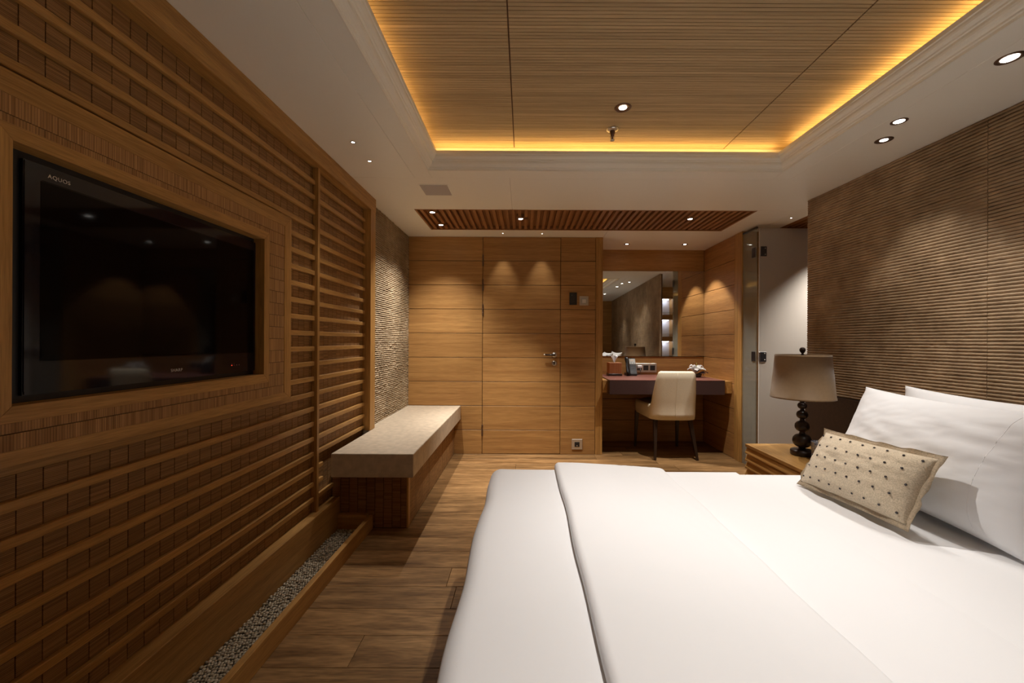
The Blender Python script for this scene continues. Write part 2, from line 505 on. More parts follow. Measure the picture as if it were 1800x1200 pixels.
# bamboo ceiling panels above the cove
WZ = 2.425
for a, b in ((-0.70, -0.069 - 0.003), (-0.069 + 0.003, 1.288 - 0.003), (1.288 + 0.003, 1.72)):
    bm = bmesh.new()
    yy = -1.08
    while yy < 2.63:
        vs = bm_box(bm, a, b, yy + 0.0011, yy + 0.0169, WZ - random.uniform(0, 0.0006), WZ + 0.01)
        yy += 0.018
    add('bamboo_panel', bm_mesh(bm, 'strips'), M['bamboo'], Matrix.Identity(4), ce, kind='stuff')
box('panel_backing', -0.72, 1.74, -1.1, 2.645, WZ + 0.004, WZ + 0.02, M['brownback'], ce, 0)

# cove moulding: stepped profile swept round the tray, with mitred corners
def sweep_rect(profile, x0, x1, y0, y1):
    bm = bmesh.new(); rings = []
    for o, z in profile:
        rings.append([bm.verts.new(p) for p in ((x0 + o, y0 + o, z), (x1 - o, y0 + o, z), (x1 - o, y1 - o, z), (x0 + o, y1 - o, z))])
    n = len(rings)
    for i in range(n):
        a, b = rings[i], rings[(i + 1) % n]
        for k in range(4):
            bm.faces.new([a[k], a[(k + 1) % 4], b[(k + 1) % 4], b[k]])
    return bm_mesh(bm, 'moulding')
prof = [(0.0, CZ - 0.004), (0.006, CZ - 0.004), (0.008, CZ + 0.006), (0.014, CZ + 0.008), (0.016, CZ + 0.014),
        (0.022, CZ + 0.018), (0.030, CZ + 0.021), (0.036, CZ + 0.026), (0.040, CZ + 0.033), (0.041, CZ + 0.042), (0.047, CZ + 0.044),
        (0.049, CZ + 0.050), (0.056, CZ + 0.053), (0.062, CZ + 0.058), (0.065, CZ + 0.064), (0.066, CZ + 0.072), (0.071, CZ + 0.074),
        (0.072, CZ + 0.092), (0.066, CZ + 0.092), (0.064, CZ + 0.078), (-0.07, CZ + 0.078), (-0.07, CZ + 0.06), (0.0, CZ + 0.04)]
add('trim_1', sweep_rect(prof, TX0, TX1, TY0, TY1), M['mould'], Matrix.Identity(4), None, kind='structure')
# outer cheek of the cove
bm = bmesh.new()
for a, b, c, d in ((TX0 - 0.09, TX0 - 0.07, TY0 - 0.09, TY1 + 0.09), (TX1 + 0.07, TX1 + 0.09, TY0 - 0.09, TY1 + 0.09),
                   (TX0 - 0.07, TX1 + 0.07, TY0 - 0.09, TY0 - 0.07), (TX0 - 0.07, TX1 + 0.07, TY1 + 0.07, TY1 + 0.09)):
    bm_box(bm, a, b, c, d, CZ + 0.03, 2.52)
add('trim_2', bm_mesh(bm, 'cheek'), M['mould'], Matrix.Identity(4), None, kind='structure')
# cove light strips lying on the shelf
cs = thing('cove_light_strip', 'amber light strip hidden in the cove round the bamboo ceiling', 'light strip', (TX0, TY1, CZ + 0.08))
def strip(x0, y0, x1, y1, tilt_dir):
    L = math.hypot(x1 - x0, y1 - y0)
    d = bpy.data.lights.new('strip_lamp', 'AREA'); d.shape = 'RECTANGLE'; d.size = L; d.size_y = 0.012
    d.energy = COVE_W * L; d.color = COVE
    try: d.spread = rad(180)
    except Exception: pass
    o = bpy.data.objects.new('strip_lamp', d)
    cx, cy = (x0 + x1) / 2, (y0 + y1) / 2
    zdir = -(Vector((tilt_dir[0], tilt_dir[1], 0)) * 0.1 + Vector((0, 0, 1))).normalized()   # light shines along -Z local
    xdir = Vector((x1 - x0, y1 - y0, 0)).normalized()
    ydir = zdir.cross(xdir).normalized()
    R = Matrix((xdir, ydir, zdir)).transposed().to_4x4()
    reg(o, Matrix.Translation((cx, cy, CZ + 0.122)) @ R, cs)
o_ = -0.030
strip(TX0 + o_, TY0, TX0 + o_, TY1 - 0.03, (1, 0))
strip(TX1 - o_, TY0, TX1 - o_, TY1 - 0.03, (-1, 0))
strip(TX0 + 0.03, TY1 - o_, TX1 - 0.03, TY1 - o_, (0, -1))
strip(TX0 + 0.03, TY0 + o_, TX1 - 0.03, TY0 + o_, (0, 1))
bm = bmesh.new()
for a, b, c, d in ((TX0 - 0.038, TX0 - 0.022, TY0 - 0.038, TY1 + 0.038), (TX1 + 0.022, TX1 + 0.038, TY0 - 0.038, TY1 + 0.038),
                   (TX0 - 0.022, TX1 + 0.022, TY1 + 0.022, TY1 + 0.038), (TX0 - 0.022, TX1 + 0.022, TY0 - 0.038, TY0 - 0.022)):
    bm_box(bm, a, b, c, d, CZ + 0.0785, CZ + 0.118)
add('strip_body', bm_mesh(bm, 'b'), M['white'], Matrix.Identity(4), cs)

# slatted ceiling grilles
def grille(name, label, x0, x1, y0, y1, pitch, wslat, skip=()):
    g = thing(name, label, 'grille', (x0, y0, CZ), 'slatted ceiling grilles')
    f = 0.016
    box('frame_board', x0, x1, y0, y0 + f, CZ - 0.001, CZ + 0.05, M['grille'], g)
    box('frame_board', x0, x1, y1 - f, y1, CZ - 0.001, CZ + 0.05, M['grille'], g)
    box('frame_board', x0, x0 + f, y0 + f, y1 - f, CZ - 0.001, CZ + 0.05, M['grille'], g)
    box('frame_board', x1 - f, x1, y0 + f, y1 - f, CZ - 0.001, CZ + 0.05, M['grille'], g)
    box('back_panel', x0 + f, x1 - f, y0 + f, y1 - f, CZ + 0.036, CZ + 0.05, M['grille'], g, 0)
    n = int((x1 - x0 - 2 * f) / pitch)
    off = ((x1 - x0 - 2 * f) - n * pitch) / 2 + f
    for i in range(n):
        a = x0 + off + i * pitch + (pitch - wslat) / 2
        cuts = [(s[1] - 0.034, s[1] + 0.034) for s in skip if a - 0.034 < s[0] < a + wslat + 0.034]
        segs = [(y0 + f, y1 - f)]
        for c0, c1 in cuts:
            ns = []
            for u, v in segs:
                if c1 <= u or c0 >= v: ns.append((u, v)); continue
                if c0 - u > 0.01: ns.append((u, c0))
                if v - c1 > 0.01: ns.append((c1, v))
            segs = ns
        for u, v in segs:
            box('slat', a, a + wslat, u, v, CZ + 0.006, CZ + 0.036, M['grille'], g)
    for s in skip:
        box('lamp_block', s[0] - 0.034, s[0] + 0.034, s[1] - 0.034, s[1] + 0.034, CZ + 0.002, CZ + 0.036, M['grille'], g)
    return g
G_L = [(-0.776, 3.40), (-0.780, 3.77), (-0.035, 3.57), (1.455, 3.55)]
grille('ceiling_grille', 'long reddish wooden slatted ceiling grille in front of the entrance door', GX0, GX1, GY0, GY1, 0.0545, 0.028, G_L)
grille('ceiling_grille', 'small wooden slatted ceiling grille above the frosted glass door', HX0, HX1, HY0, HY1, 0.06, 0.028)

# ================================================================== WALLS OF THE SHELL
def ident(): return Matrix.Identity(4)
wl = box('wall_left', -1.42, -1.222, -1.4, 4.30, 0, 2.52, M['brownback'], None, 0, kind='structure')
wf = box('wall_rear', -1.42, 4.1, -1.45, -1.33, 0, 2.52, M['panel'], None, 0, kind='structure')
wb = box('wall_back', -1.222, 0.80, DY + 0.015, DY + 0.11, 0, 2.27, M['dark'], None, 0, kind='structure')
PH = 0.25
def panel_rows(name, x0, x1, parent, z_lo=0, z_hi=9, bottom=0.0):
    for k in range(z_lo, z_hi):
        a, b = k * PH, min((k + 1) * PH, CZ)
        if k == 0: a = bottom
        box(name, x0 + 0.002, x1 - 0.002, DY, DY + 0.016, a + 0.0024, b - 0.0024, M['panel'], parent, 0.0012)
panel_rows('veneer_panel', -1.20, -0.430, wb)
panel_rows('veneer_panel', 0.378, 0.740, wb)
box('veneer_post', 0.7416, 0.815, DY, DY + 0.07, 0.0, CZ, M['oak_z'], wb)
# alcove return behind the post
box('post_return', 0.80, 0.815, DY + 0.07, 4.75, 0, CZ, M['panel_y'], wb)

# door leaf in the wall
dr = box('door_1', -0.428, 0.376, DY + 0.0125, DY + 0.0148, 0.004, CZ - 0.002, M['dark'], None, 0, kind='structure')
for k in range(9):
    box('veneer_panel', -0.4268, 0.3748, DY - 0.001, DY + 0.012, max(k * PH + 0.0024, 0.006), (k + 1) * PH - 0.0024, M['panel'], dr, 0.0012)
for z in (2.005, 1.75, 1.49, 0.245):
    h = add('hinge', lathe([(0.0, -0.062), (0.006, -0.060), (0.0075, -0.056), (0.0075, -0.021), (0.0066, -0.020), (0.0075, -0.019), (0.0075, 0.019), (0.0066, 0.020), (0.0075, 0.021), (0.0075, 0.056), (0.006, 0.060), (0.0, 0.062)], 16, False), M['bronze'], T(-0.4275, DY - 0.004, z), dr)
# lever handle
Rf = Matrix.Rotation(rad(90), 4, 'X')
hx, hz = 0.315, 1.030
ros = add('handle', lathe([(0.0, 0.0), (0.026, 0.0), (0.027, 0.004), (0.024, 0.009), (0.010, 0.011), (0.0095, 0.045), (0.0, 0.046)], 32, False), M['metal'], T(hx, DY - 0.001, hz) @ Rf, dr)
add('grip', tube([(hx + 0.006, DY - 0.048, hz), (hx - 0.02, DY - 0.05, hz), (hx - 0.095, DY - 0.05, hz + 0.002)], 0.0085, 14), M['ebony'], ident(), ros)
add('grip_tip', tube([(hx - 0.0955, DY - 0.05, hz + 0.002), (hx - 0.108, DY - 0.05, hz + 0.002), (hx - 0.112, DY - 0.05, hz + 0.002)], [0.009, 0.009, 0.004], 14), M['metal'], ident(), ros)
es = add('keyhole_plate', lathe([(0.0, 0.0), (0.026, 0.0), (0.027, 0.004), (0.022, 0.008), (0.0, 0.008)], 32, False), M['metal'], T(hx, DY - 0.001, 0.942) @ Rf, dr)
bm = bmesh.new()
lathe([(0.0, 0.0), (0.0075, 0.0), (0.0075, 0.002), (0.0, 0.002)], 16, False, bm=bm, mw=T(hx, DY - 0.0095, 0.948) @ Rf)
bm_box(bm, hx - 0.0035, hx + 0.0035, DY - 0.0115, DY - 0.0095, 0.927, 0.948)
add('keyhole', bm_mesh(bm), M['black'], ident(), es)

# ---- alcove
AY, AX = 4.75, 2.115
wa = box('wall_alcove_back', 0.815, 2.28, AY + 0.015, AY + 0.11, 0, 2.52, M['dark'], None, 0, kind='structure')
zc = [0.0, 0.25, 0.5, 0.75, 1.0]
for k in range(4):
    box('veneer_panel', 0.817, AX - 0.002, AY, AY + 0.016, k * PH + 0.0024, (k + 1) * PH - 0.0024, M['panel'], wa, 0.0012)
box('veneer_panel', 0.817, AX - 0.002, AY, AY + 0.016, 2.0016, CZ, M['panel'], wa, 0.0012)
wsd = box('wall_alcove_side', AX + 0.015, 2.27, 3.935, AY + 0.015, 0, 2.25, M['dark'], None, 0, kind='structure')
for k in range(9):
    box('veneer_panel', AX, AX + 0.016, 4.062, AY - 0.001, k * PH + 0.0024, (k + 1) * PH - 0.0024, M['panel_y'], wsd, 0.0012)
box('veneer_post', AX, AX + 0.02, 3.93, 4.060, 0, CZ, M['oak_z'], wsd)
box('end_board', AX + 0.0205, 2.285, 3.93, 3.945, 0, CZ, M['panel'], wsd)
mi = thing('wall_mirror', 'frameless wall mirror above the dressing desk', 'mirror', (0.82, AY, 1.0))
box('mirror_glass', 0.818, AX - 0.002, AY - 0.006, AY, 1.002, 1.998, M['mirror'], mi, 0)

# ---- hall beyond the opening
wh = box('wall_hall_back', 2.285, 4.1, 3.95, 4.05, 0, 2.52, M['panel'], None, 0, kind='structure')
wr2 = box('wall_hall_right', 3.9, 4.1, -1.4, 4.0, 0, 2.52, M['panel_y'], None, 0, kind='structure')
# niche cabinet, seen in the mirror
nc = thing('niche_cabinet', 'tall oak niche cabinet with three lit white recesses reflected in the mirror', 'cabinet', (2.85, 1.5, 0))
NX0, NX1, NY = 2.73, 2.975, 1.5
nz = [(0.83, 1.18), (1.27, 1.61), (1.70, 2.03)]
box('side_board', NX0 - 0.22, NX0, 1.2, NY, 0, CZ - 0.001, M['oak_z'], nc)
box('side_board', NX1, NX1 + 0.5, 1.2, NY, 0, CZ - 0.001, M['oak_z'], nc)
zz = 0.0
for a, b in nz + [(CZ - 0.001, 9)]:
    box('rail_board', NX0, NX1, 1.2, NY, zz, a, M['oak_x'], nc)
    zz = b
for a, b in nz:
    r_ = box('niche_back', NX0, NX1, 1.2, 1.215, a, b, M['niche'], nc, 0)
    box('light_bar', NX0 + 0.05, NX1 - 0.05, 1.26, 1.32, b - 0.012, b - 0.001, M['nichelight'], nc)
    box('glass_shelf', NX0 + 0.001, NX1 - 0.001, 1.216, NY - 0.03, a + 0.055, a + 0.06, M['glass'], nc, 0)

# ---- ribbed stone walls
def ribbed(origin, dirv, nrm, length, z0, z1, pitch, step, depth, wob, jag, seed, per=(0.0, 0.16, 0.5, 0.84), slope=0.0):
    nr = int(round((z1 - z0) / pitch)); pt = (z1 - z0) / nr
    cols = int(length / step) + 1
    verts = []
    rows = nr * len(per) + 1
    for j in range(rows):
        r_, t = divmod(j, len(per)); t = per[t] if j < rows - 1 else 0.0
        zb = z0 + (r_ + t) * pt
        for i in range(cols):
            a = length * i / (cols - 1)
            n1 = noise.noise(Vector((a * 9, r_ * 3.7 + seed, seed)))
            n2 = noise.noise(Vector((a * 45, r_ * 5.1, seed + 9)))
            big = noise.noise(Vector((a * 2.3, zb * 3.1, seed + 3)))
            z = zb + (wob * n1 + wob * 0.8 * n2 if 0 < j < rows - 1 else 0)
            if t == 0.0:
                sh = 0.45 + 0.9 * max(0.0, 0.8 - 2.2 * max(0.0, big - 0.18))
                d = -depth * min(1.0, sh) * (0.8 + 0.5 * n1)
            else:
                d = (0.25 * depth if t == 0.5 else 0.0) + jag * (n2 + 0.8 * noise.noise(Vector((a * 120, zb * 170, seed))))
            if t > 0: d += slope * (0.6 - t)
            d += 0.0015 * big
            p = Vector(origin) + Vector(dirv) * a + Vector(nrm) * d
            verts.append((p.x, p.y, z))
    faces = []
    for j in range(rows - 1):
        for i in range(cols - 1):
            k = j * cols + i
            faces.append((k, k + 1, k + cols + 1, k + cols))
    # closing back edges give the slab its thickness
    base = len(verts)
    back = Vector(nrm) * -0.025
    for (i, z) in ((0, z0), (cols - 1, z0), (cols - 1, z1), (0, z1)):
        p = Vector(origin) + Vector(dirv) * (length * i / (cols - 1)) + back
        verts.append((p.x, p.y, z))
    faces.append((base, base + 3, base + 2, base + 1))
    e0 = [j * cols for j in range(rows)]
    faces.append(tuple([base] + e0 + [base + 3]))
    e1 = [j * cols + cols - 1 for j in range(rows)]
    faces.append(tuple([base + 1, base + 2] + e1[::-1]))
    faces.append(tuple([base, base + 1] + [i for i in range(cols - 1, -1, -1)]))
    faces.append(tuple([base + 3] + [(rows - 1) * cols + i for i in range(cols)] + [base + 2]))
    me = bpy.data.meshes.new('ribbed'); me.from_pydata(verts, [], faces); me.update()
    return me

add('stone_slab', ribbed((WX, 3.095, 0), (0, 1, 0), (1, 0, 0), DY - 3.095, 0.50, CZ, 0.0172, 0.006, 0.013, 0.0026, 0.0055, 3.0, (0.0, 0.18, 0.5, 0.90), 0.013), M['stone_l'], ident(), wl)

# bed wall: a slightly turned wall with three slabs
bm = bmesh.new()
def rq(y, d): return (RX(y) + d, y)
me = prism([rq(-1.4, 0.02), rq(3.066, 0.02), rq(3.066, 0.045), rq(2.6, 0.10), rq(-1.4, 0.10)], 0.0, 2.52)
wr = add('wall_right', me, M['brownback'], ident(), None, kind='structure')
u = Vector((RX(0) - RX(3.07), -3.07, 0)).normalized()
nr_ = Vector((-abs(u.y), u.x * -1 * 1.0, 0)); nr_ = Vector((u.y, -u.x, 0)); nr_ = nr_ if nr_.x < 0 else -nr_
for (ya, yb, st, sd) in ((3.07, 1.922, 0.008, 1.0), (1.92, 0.77, 0.008, 5.0), (0.768, -1.35, 0.05, 8.0)):
    o0 = Vector((RX(ya), ya, 0)); L = (ya - yb) / abs(u.y)
    me = ribbed(o0, u, nr_, L, 0.80, CZ, 0.0172, st, 0.0085, 0.0015, 0.0010, sd, (0.0, 0.13, 0.5, 0.87))
    add('stone_slab', me, M['stone'], ident(), wr)
# dark leather headboard below the stone
hb = thing('headboard', 'low dark brown leather headboard band below the ribbed stone', 'headboard', (RX(1.5), 1.5, 0))
for ya, yb in ((3.066, 2.20), (2.196, 1.25), (1.246, 0.30), (0.296, -0.6)):
    me = prism([rq(yb, -0.020), rq(ya, -0.020), rq(ya, 0.018), rq(yb, 0.018)], 0.0, 0.797, 0.004)
    add('leather_panel', me, M['headboard'], ident(), hb)

# ================================================================== LEFT SLATTED SCREEN
XM, XS, XP, XF = -1.199, -1.181, -1.165, -1.14
SY0, SP0, SP1, SE = -0.62, 2.280, 2.303, 3.00
scn = thing('slatted_wall_screen', 'oak wall screen of level slats over bamboo matting around the television', 'wall screen', (XM, 1.2, 0))
box('fascia_board', XM - 0.005, XF, SY0, 3.10, 2.145, CZ - 0.001, M['oak_y'], scn)
box('end_post', -1.2195, XF, SE, 3.094, 0.502, 2.145, M['oak_z'], scn)
box('upright_post', XM + 0.0005, XP, SP0, SP1, 0.2005, 2.145, M['oak_z'], scn)
MP = 0.0542
yy = 0.955 - MP * 28
k = 0
while yy < SE - 0.002:
    b = min(yy + MP, SE)
    box('mat_strip', XM - 0.004, XM, max(yy, SY0) + 0.0011, b - 0.0011, 0.2, 2.145, M['reed_h'], scn, 0.0005)
    yy += MP; k += 1
box('mat_backing', XM - 0.0068, XM - 0.0035, SY0, SE, 0.2, 2.145, M['dark'], scn, 0)
SUR0, SUR1, SZ0, SZ1 = 0.698, 1.994, 0.885, 1.771
for k in range(22):
    z = 0.274 + 0.085 * k
    a = SY0
    if SZ0 < z < SZ1: 
        box('slat', XM + 0.0005, XS, SY0, SUR0, z - 0.0125, z + 0.0125, M['oak_y'], scn, 0.002)
        a = SUR1 + 0.0005
    box('slat', XM + 0.0005, XS, a, SP0, z - 0.0125, z + 0.0125, M['oak_y'], scn, 0.002)
    e = SE if z > 0.5 else 2.385 if z > 0.345 else 2.515
    box('slat', XM + 0.0005, XS, SP1, e, z - 0.0125, z + 0.0125, M['oak_y'], scn, 0.002)
# television surround
su = thing('television_surround', 'mitred oak frame with bamboo band boxed round the television', 'frame', (XM, 1.35, 0.9))
XU = -1.15
def mitre_frame(y0, y1, z0, z1, wy, wz0, wz1, x0, x1, mats, parent, name):
    outer = [(y0, z0), (y1, z0), (y1, z1), (y0, z1)]
    inner = [(y0 + wy, z0 + wz0), (y1 - wy, z0 + wz0), (y1 - wy, z1 - wz1), (y0 + wy, z1 - wz1)]
    for i in range(4):
        j = (i + 1) % 4
        bm = bmesh.new()
        q = [outer[i], outer[j], inner[j], inner[i]]
        f = [bm.verts.new((x1, a, b)) for a, b in q]; g = [bm.verts.new((x0, a, b)) for a, b in q]
        bm.faces.new(f); bm.faces.new(g[::-1])
        for n in range(4):
            bm.faces.new([f[n], g[n], g[(n + 1) % 4], f[(n + 1) % 4]])
        bmesh.ops.bevel(bm, geom=[e for e in bm.edges if abs(e.verts[0].co.x - x1) < 1e-6 and abs(e.verts[1].co.x - x1) < 1e-6], offset=0.0008, segments=1, affect='EDGES')
        add(name, bm_mesh(bm), M['oak_y' if i % 2 == 0 else 'oak_z'], ident(), parent)
mitre_frame(SUR0, SUR1, SZ0, SZ1, 0.054, 0.035, 0.054, XM + 0.001, XU, None, su, 'outer_frame_board')
OP0, OP1, OZ0, OZ1 = 0.908, 1.788, 1.020, 1.618
mitre_frame(OP0 - 0.036, OP1 + 0.036, OZ0 - 0.038, OZ1 + 0.036, 0.036, 0.038, 0.036, XM + 0.001, XU, None, su, 'inner_frame_board')
box('recess_lining', XM + 0.0002, XM + 0.0009, OP0, OP1, OZ0, OZ1, M['black'], scn, 0)
bx0, bx1 = XU - 0.012, XU - 0.0012
bm_top, bm_bot = (OZ1 + 0.036, SZ1 - 0.054), (SZ0 + 0.035, OZ0 - 0.038)
ya, yb = SUR0 + 0.054, SUR1 - 0.056
box('band_backing', XM + 0.001, bx0 - 0.0005, ya, OP0 - 0.036, bm_bot[0], bm_top[1], M['dark'], su, 0)
box('band_backing', XM + 0.001, bx0 - 0.0005, OP1 + 0.036, SUR1 - 0.054, bm_bot[0], bm_top[1], M['dark'], su, 0)
box('band_backing', XM + 0.001, bx0 - 0.0005, OP0 - 0.036, OP1 + 0.036, *bm_top, M['dark'], su, 0)
box('band_backing', XM + 0.001, bx0 - 0.0005, OP0 - 0.036, OP1 + 0.036, *bm_bot, M['dark'], su, 0)
g = 0.0009
zl = [1.673 - 0.055 * i for i in range(14)]          # thread lines 1.673 .. 0.958
# top and bottom bands run the full width, right and left bands fill between
box('bamboo_tile', bx0, bx1, ya, yb, zl[0] + g, bm_top[1], M['reed_v'], su, 0.0004)
box('bamboo_tile', bx0, bx1, ya, OP1 + 0.036, bm_top[0], zl[0] - g, M['reed_v'], su, 0.0004)
box('bamboo_tile', bx0, bx1, ya, yb, bm_bot[0], zl[-1] - g, M['reed_v'], su, 0.0004)
box('bamboo_tile', bx0, bx1, ya, OP1 + 0.036, zl[-1] + g, bm_bot[1], M['reed_v'], su, 0.0004)
for i in range(13):
    box('bamboo_tile', bx0, bx1, OP1 + 0.0365, yb, zl[i + 1] + g, zl[i] - g, M['reed_v'], su, 0.0004)
    if zl[i] < bm_top[0] and zl[i + 1] > bm_bot[1]:
        box('bamboo_tile', bx0, bx1, ya, OP0 - 0.0365, zl[i + 1] + g, zl[i] - g, M['reed_v'], su, 0.0004)
# low plinth ledge and pebble trough
tr = thing('pebble_trough', 'low oak plinth and kerb holding a strip of pebbles along the wall', 'planter trough', (-1.05, 1.0, 0))
box('plinth_face', XM - 0.004, XF, SY0, 2.515, 0.0, 0.1995, M['oak_y'], tr, 0.002)
box('kerb', -0.962, -0.935, SY0, 2.515, 0.0, 0.087, M['oak_y'], tr, 0.002)
box('end_board', XF, -0.962, 2.485, 2.515, 0.0, 0.10, M['oak_x'], tr, 0.002)
box('trough_base', XF, -0.962, SY0, 2.485, 0.0, 0.006, M['grout'], tr, 0)
bm = bmesh.new()
unit = bmesh.new(); bmesh.ops.create_icosphere(unit, subdivisions=1, radius=1.0)
uv = [v.co.copy() for v in unit.verts]; uf = [[v.index for v in f.verts] for f in unit.faces]; unit.free()
pv, pf = [], []
yy = 0.9
r0 = 0
while yy < 2.482:
    xx = XF + 0.006 + (0.0055 if r0 % 2 else 0)
    while xx < -0.964:
        rx, ry, rz = random.uniform(.0048, .0070), random.uniform(.0058, .0092), random.uniform(.004, .0065)
        rot = Matrix.Rotation(random.uniform(0, 3.14), 3, 'Z')
        c = Vector((min(xx + random.uniform(-.0015, .0015), -0.9715), min(yy + random.uniform(-.003, .003), 2.476), 0.010 + random.uniform(-.002, .004)))
        b0 = len(pv)
        for v in uv:
            q = rot @ Vector((v.x * rx, v.y * ry, v.z * rz)); pv.append(tuple(c + q))
        pf += [[b0 + i for i in f] for f in uf]
        xx += 0.0112
    yy += 0.0125; r0 += 1
me = bpy.data.meshes.new('pebbles'); me.from_pydata(pv, [], pf); me.update()
for p in me.polygons: p.use_smooth = True
add('pebbles', me, M['pebble'], ident(), tr, kind='stuff')

# ================================================================== TELEVISION
tv = thing('television', 'black flat television recessed in the bamboo-banded oak frame', 'television', (-1.19, 1.37, 1.03))
TY_0, TY_1, TZ0, TZ1 = 0.957, 1.785, 1.037, 1.600
XT = -1.187
def fr(y0, y1, z0, z1, iy0, iy1, iz0, iz1, x0, x1, r=0.0):
    bm = bmesh.new()
    o = [(y0, z0), (y1, z0), (y1, z1), (y0, z1)]; i_ = [(iy0, iz0), (iy1, iz0), (iy1, iz1), (iy0, iz1)]
    A = [bm.verts.new((x1, *p)) for p in o]; B = [bm.verts.new((x1, *p)) for p in i_]
    C = [bm.verts.new((x0, *p)) for p in o]; D = [bm.verts.new((x0, *p)) for p in i_]
    for n in range(4):
        m_ = (n + 1) % 4
        bm.faces.new([A[n], A[m_], B[m_], B[n]]); bm.faces.new([C[n], D[n], D[m_], C[m_]])
        bm.faces.new([A[n], C[n], C[m_], A[m_]]); bm.faces.new([B[n], B[m_], D[m_], D[n]])
    bmesh.ops.bevel(bm, geom=[e for e in bm.edges if abs(e.verts[0].co.x - x1) < 1e-6 and abs(e.verts[1].co.x - x1) < 1e-6], offset=0.002, segments=2, affect='EDGES')
    return bm_mesh(bm)
DY0, DY1, DZ0, DZ1 = 0.992, 1.768, 1.117, 1.560
box('rear_case', -1.1978, XT - 0.006, TY_0 + 0.02, TY_1 - 0.02, TZ0 + 0.02, TZ1 - 0.02, M['black'], tv, 0.004)
add('bezel', fr(TY_0, TY_1, TZ0, TZ1, DY0, DY1, DZ0, DZ1, XT - 0.012, XT), M['tvbody'], ident(), tv)
box('screen', XT - 0.005, XT - 0.0015, DY0, DY1, DZ0, DZ1, M['tvscreen'], tv, 0)
def text_mesh(s, size, mat, mw, parent, name):
    cu = bpy.data.curves.new(name, 'FONT'); cu.body = s; cu.size = size; cu.extrude = 0.0003
    cu.align_x = 'CENTER'; cu.align_y = 'CENTER'; cu.space_character = 1.12
    tmp = bpy.data.objects.new('tmp', cu); COL.objects.link(tmp)
    dg = bpy.context.evaluated_depsgraph_get()
    me = bpy.data.meshes.new_from_object(tmp.evaluated_get(dg))
    bpy.data.objects.remove(tmp)
    me.materials.clear()
    return add(name, me, mat, mw, parent)
# letters read from the room side: local x -> +Y, local y -> +Z, normal -> +X
RT = Matrix(((0, 0, 1, 0), (1, 0, 0, 0), (0, 1, 0, 0), (0, 0, 0, 1)))
text_mesh('AQUOS', 0.0135, M['logo'], T(XT + 0.0004, 1.030, 1.577) @ RT, tv, 'lettering')
t2 = text_mesh('SHARP', 0.0145, M['logo'], T(XT + 0.0004, 1.381, 1.067) @ RT, tv, 'lettering')
for i, yq in enumerate((1.640, 1.653, 1.668, 1.682)):
    box('indicator', XT, XT + 0.0006, yq, yq + 0.003, 1.066, 1.0695, M['led' if i == 0 else 'leddim'], tv, 0)
    if i < 2: box('indicator', XT, XT + 0.0006, yq, yq + 0.003, 1.0735, 1.0755, M['leddim'], tv, 0)

# ================================================================== STONE BENCH
be = thing('stone_topped_bench', 'sandstone topped oak bench below the ribbed stone wall', 'bench', (-0.95, 3.3, 0))
slab = prism([(-1.139, 2.39), (-0.652, 2.39), (-0.652, DY - 0.002), (-1.198, DY - 0.002), (-1.198, 3.0), (-1.139, 3.0)], 0.36, 0.4995, 0.0025)
add('stone_top', slab, M['slab'], ident(), be)
box('base_core', -1.1985, -0.735, 2.53, DY - 0.003, 0.0, 0.36, M['brownback'], be, 0)
x = -1.139 - 0.0535
while x < -0.75:
    b = min(x + 0.0535, -0.728)
    box('mat_strip', x + 0.0015, b - 0.0015, 2.52, 2.53, 0.006, 0.359, M['reed_x'], be, 0.0005)
    x += 0.0535
box('corner_post', -0.728, -0.716, 2.52, 2.56, 0.004, 0.359, M['oak_z'], be)
for a, b in ((2.563, 3.078), (3.082, 3.578), (3.582, DY - 0.004)):
    d_ = box('drawer_front', -0.735, -0.722, a, b, 0.008, 0.358, M['dark'], be, 0.001)
    yy = a
    while yy < b - 0.01:
        e = min(yy + 0.055, b)
        box('mat_tile', -0.722, -0.718, yy + 0.0012, e - 0.0012, 0.008, 0.358, M['reed_h'], d_, 0.0004)
        yy += 0.055

# ================================================================== BED
BZ = 0.52
def bed_noise(p, amp=0.003, f=3.0):
    return amp * noise.noise(Vector((p.x * f, p.y * f, p.z * f + 4)))
bd = thing('bed', 'double bed with white sheet tucked over a deep mattress', 'bed', (1.0, 1.07, 0))
box('base', -0.06, 2.10, 0.16, 1.98, 0.06, 0.25, M['ebony'], bd, 0.01)
for px, py in ((0.02, 0.24), (0.02, 1.9), (2.0, 0.24), (2.0, 1.9)):
    add_lathe('leg', [(0.022, 0.0), (0.03, 0.06)], M['ebony'], T(px, py, 0), bd, 16)
me = rbox(-0.12, 2.115, 0.12, 2.016, 0.22, BZ, 0.035, 40, 40, 4, 4, lambda p: p + Vector((0, 0, bed_noise(p, 0.002, 2.5))))
add('mattress', me, M['sheet'], ident(), bd)
# folded-back top sheet with a hem line
me = rbox(0.55, 1.062, 0.12, 2.017, BZ - 0.004, BZ + 0.0035, 0.0035, 16, 60, 2, 3, lambda p: p + Vector((0.004 * noise.noise(Vector((p.y * 5, 1, 2))) if p.x > 0.9 else 0, 0, bed_noise(p, 0.0015, 5))))
add('turned_down_sheet', me, M['sheet'], ident(), bd)
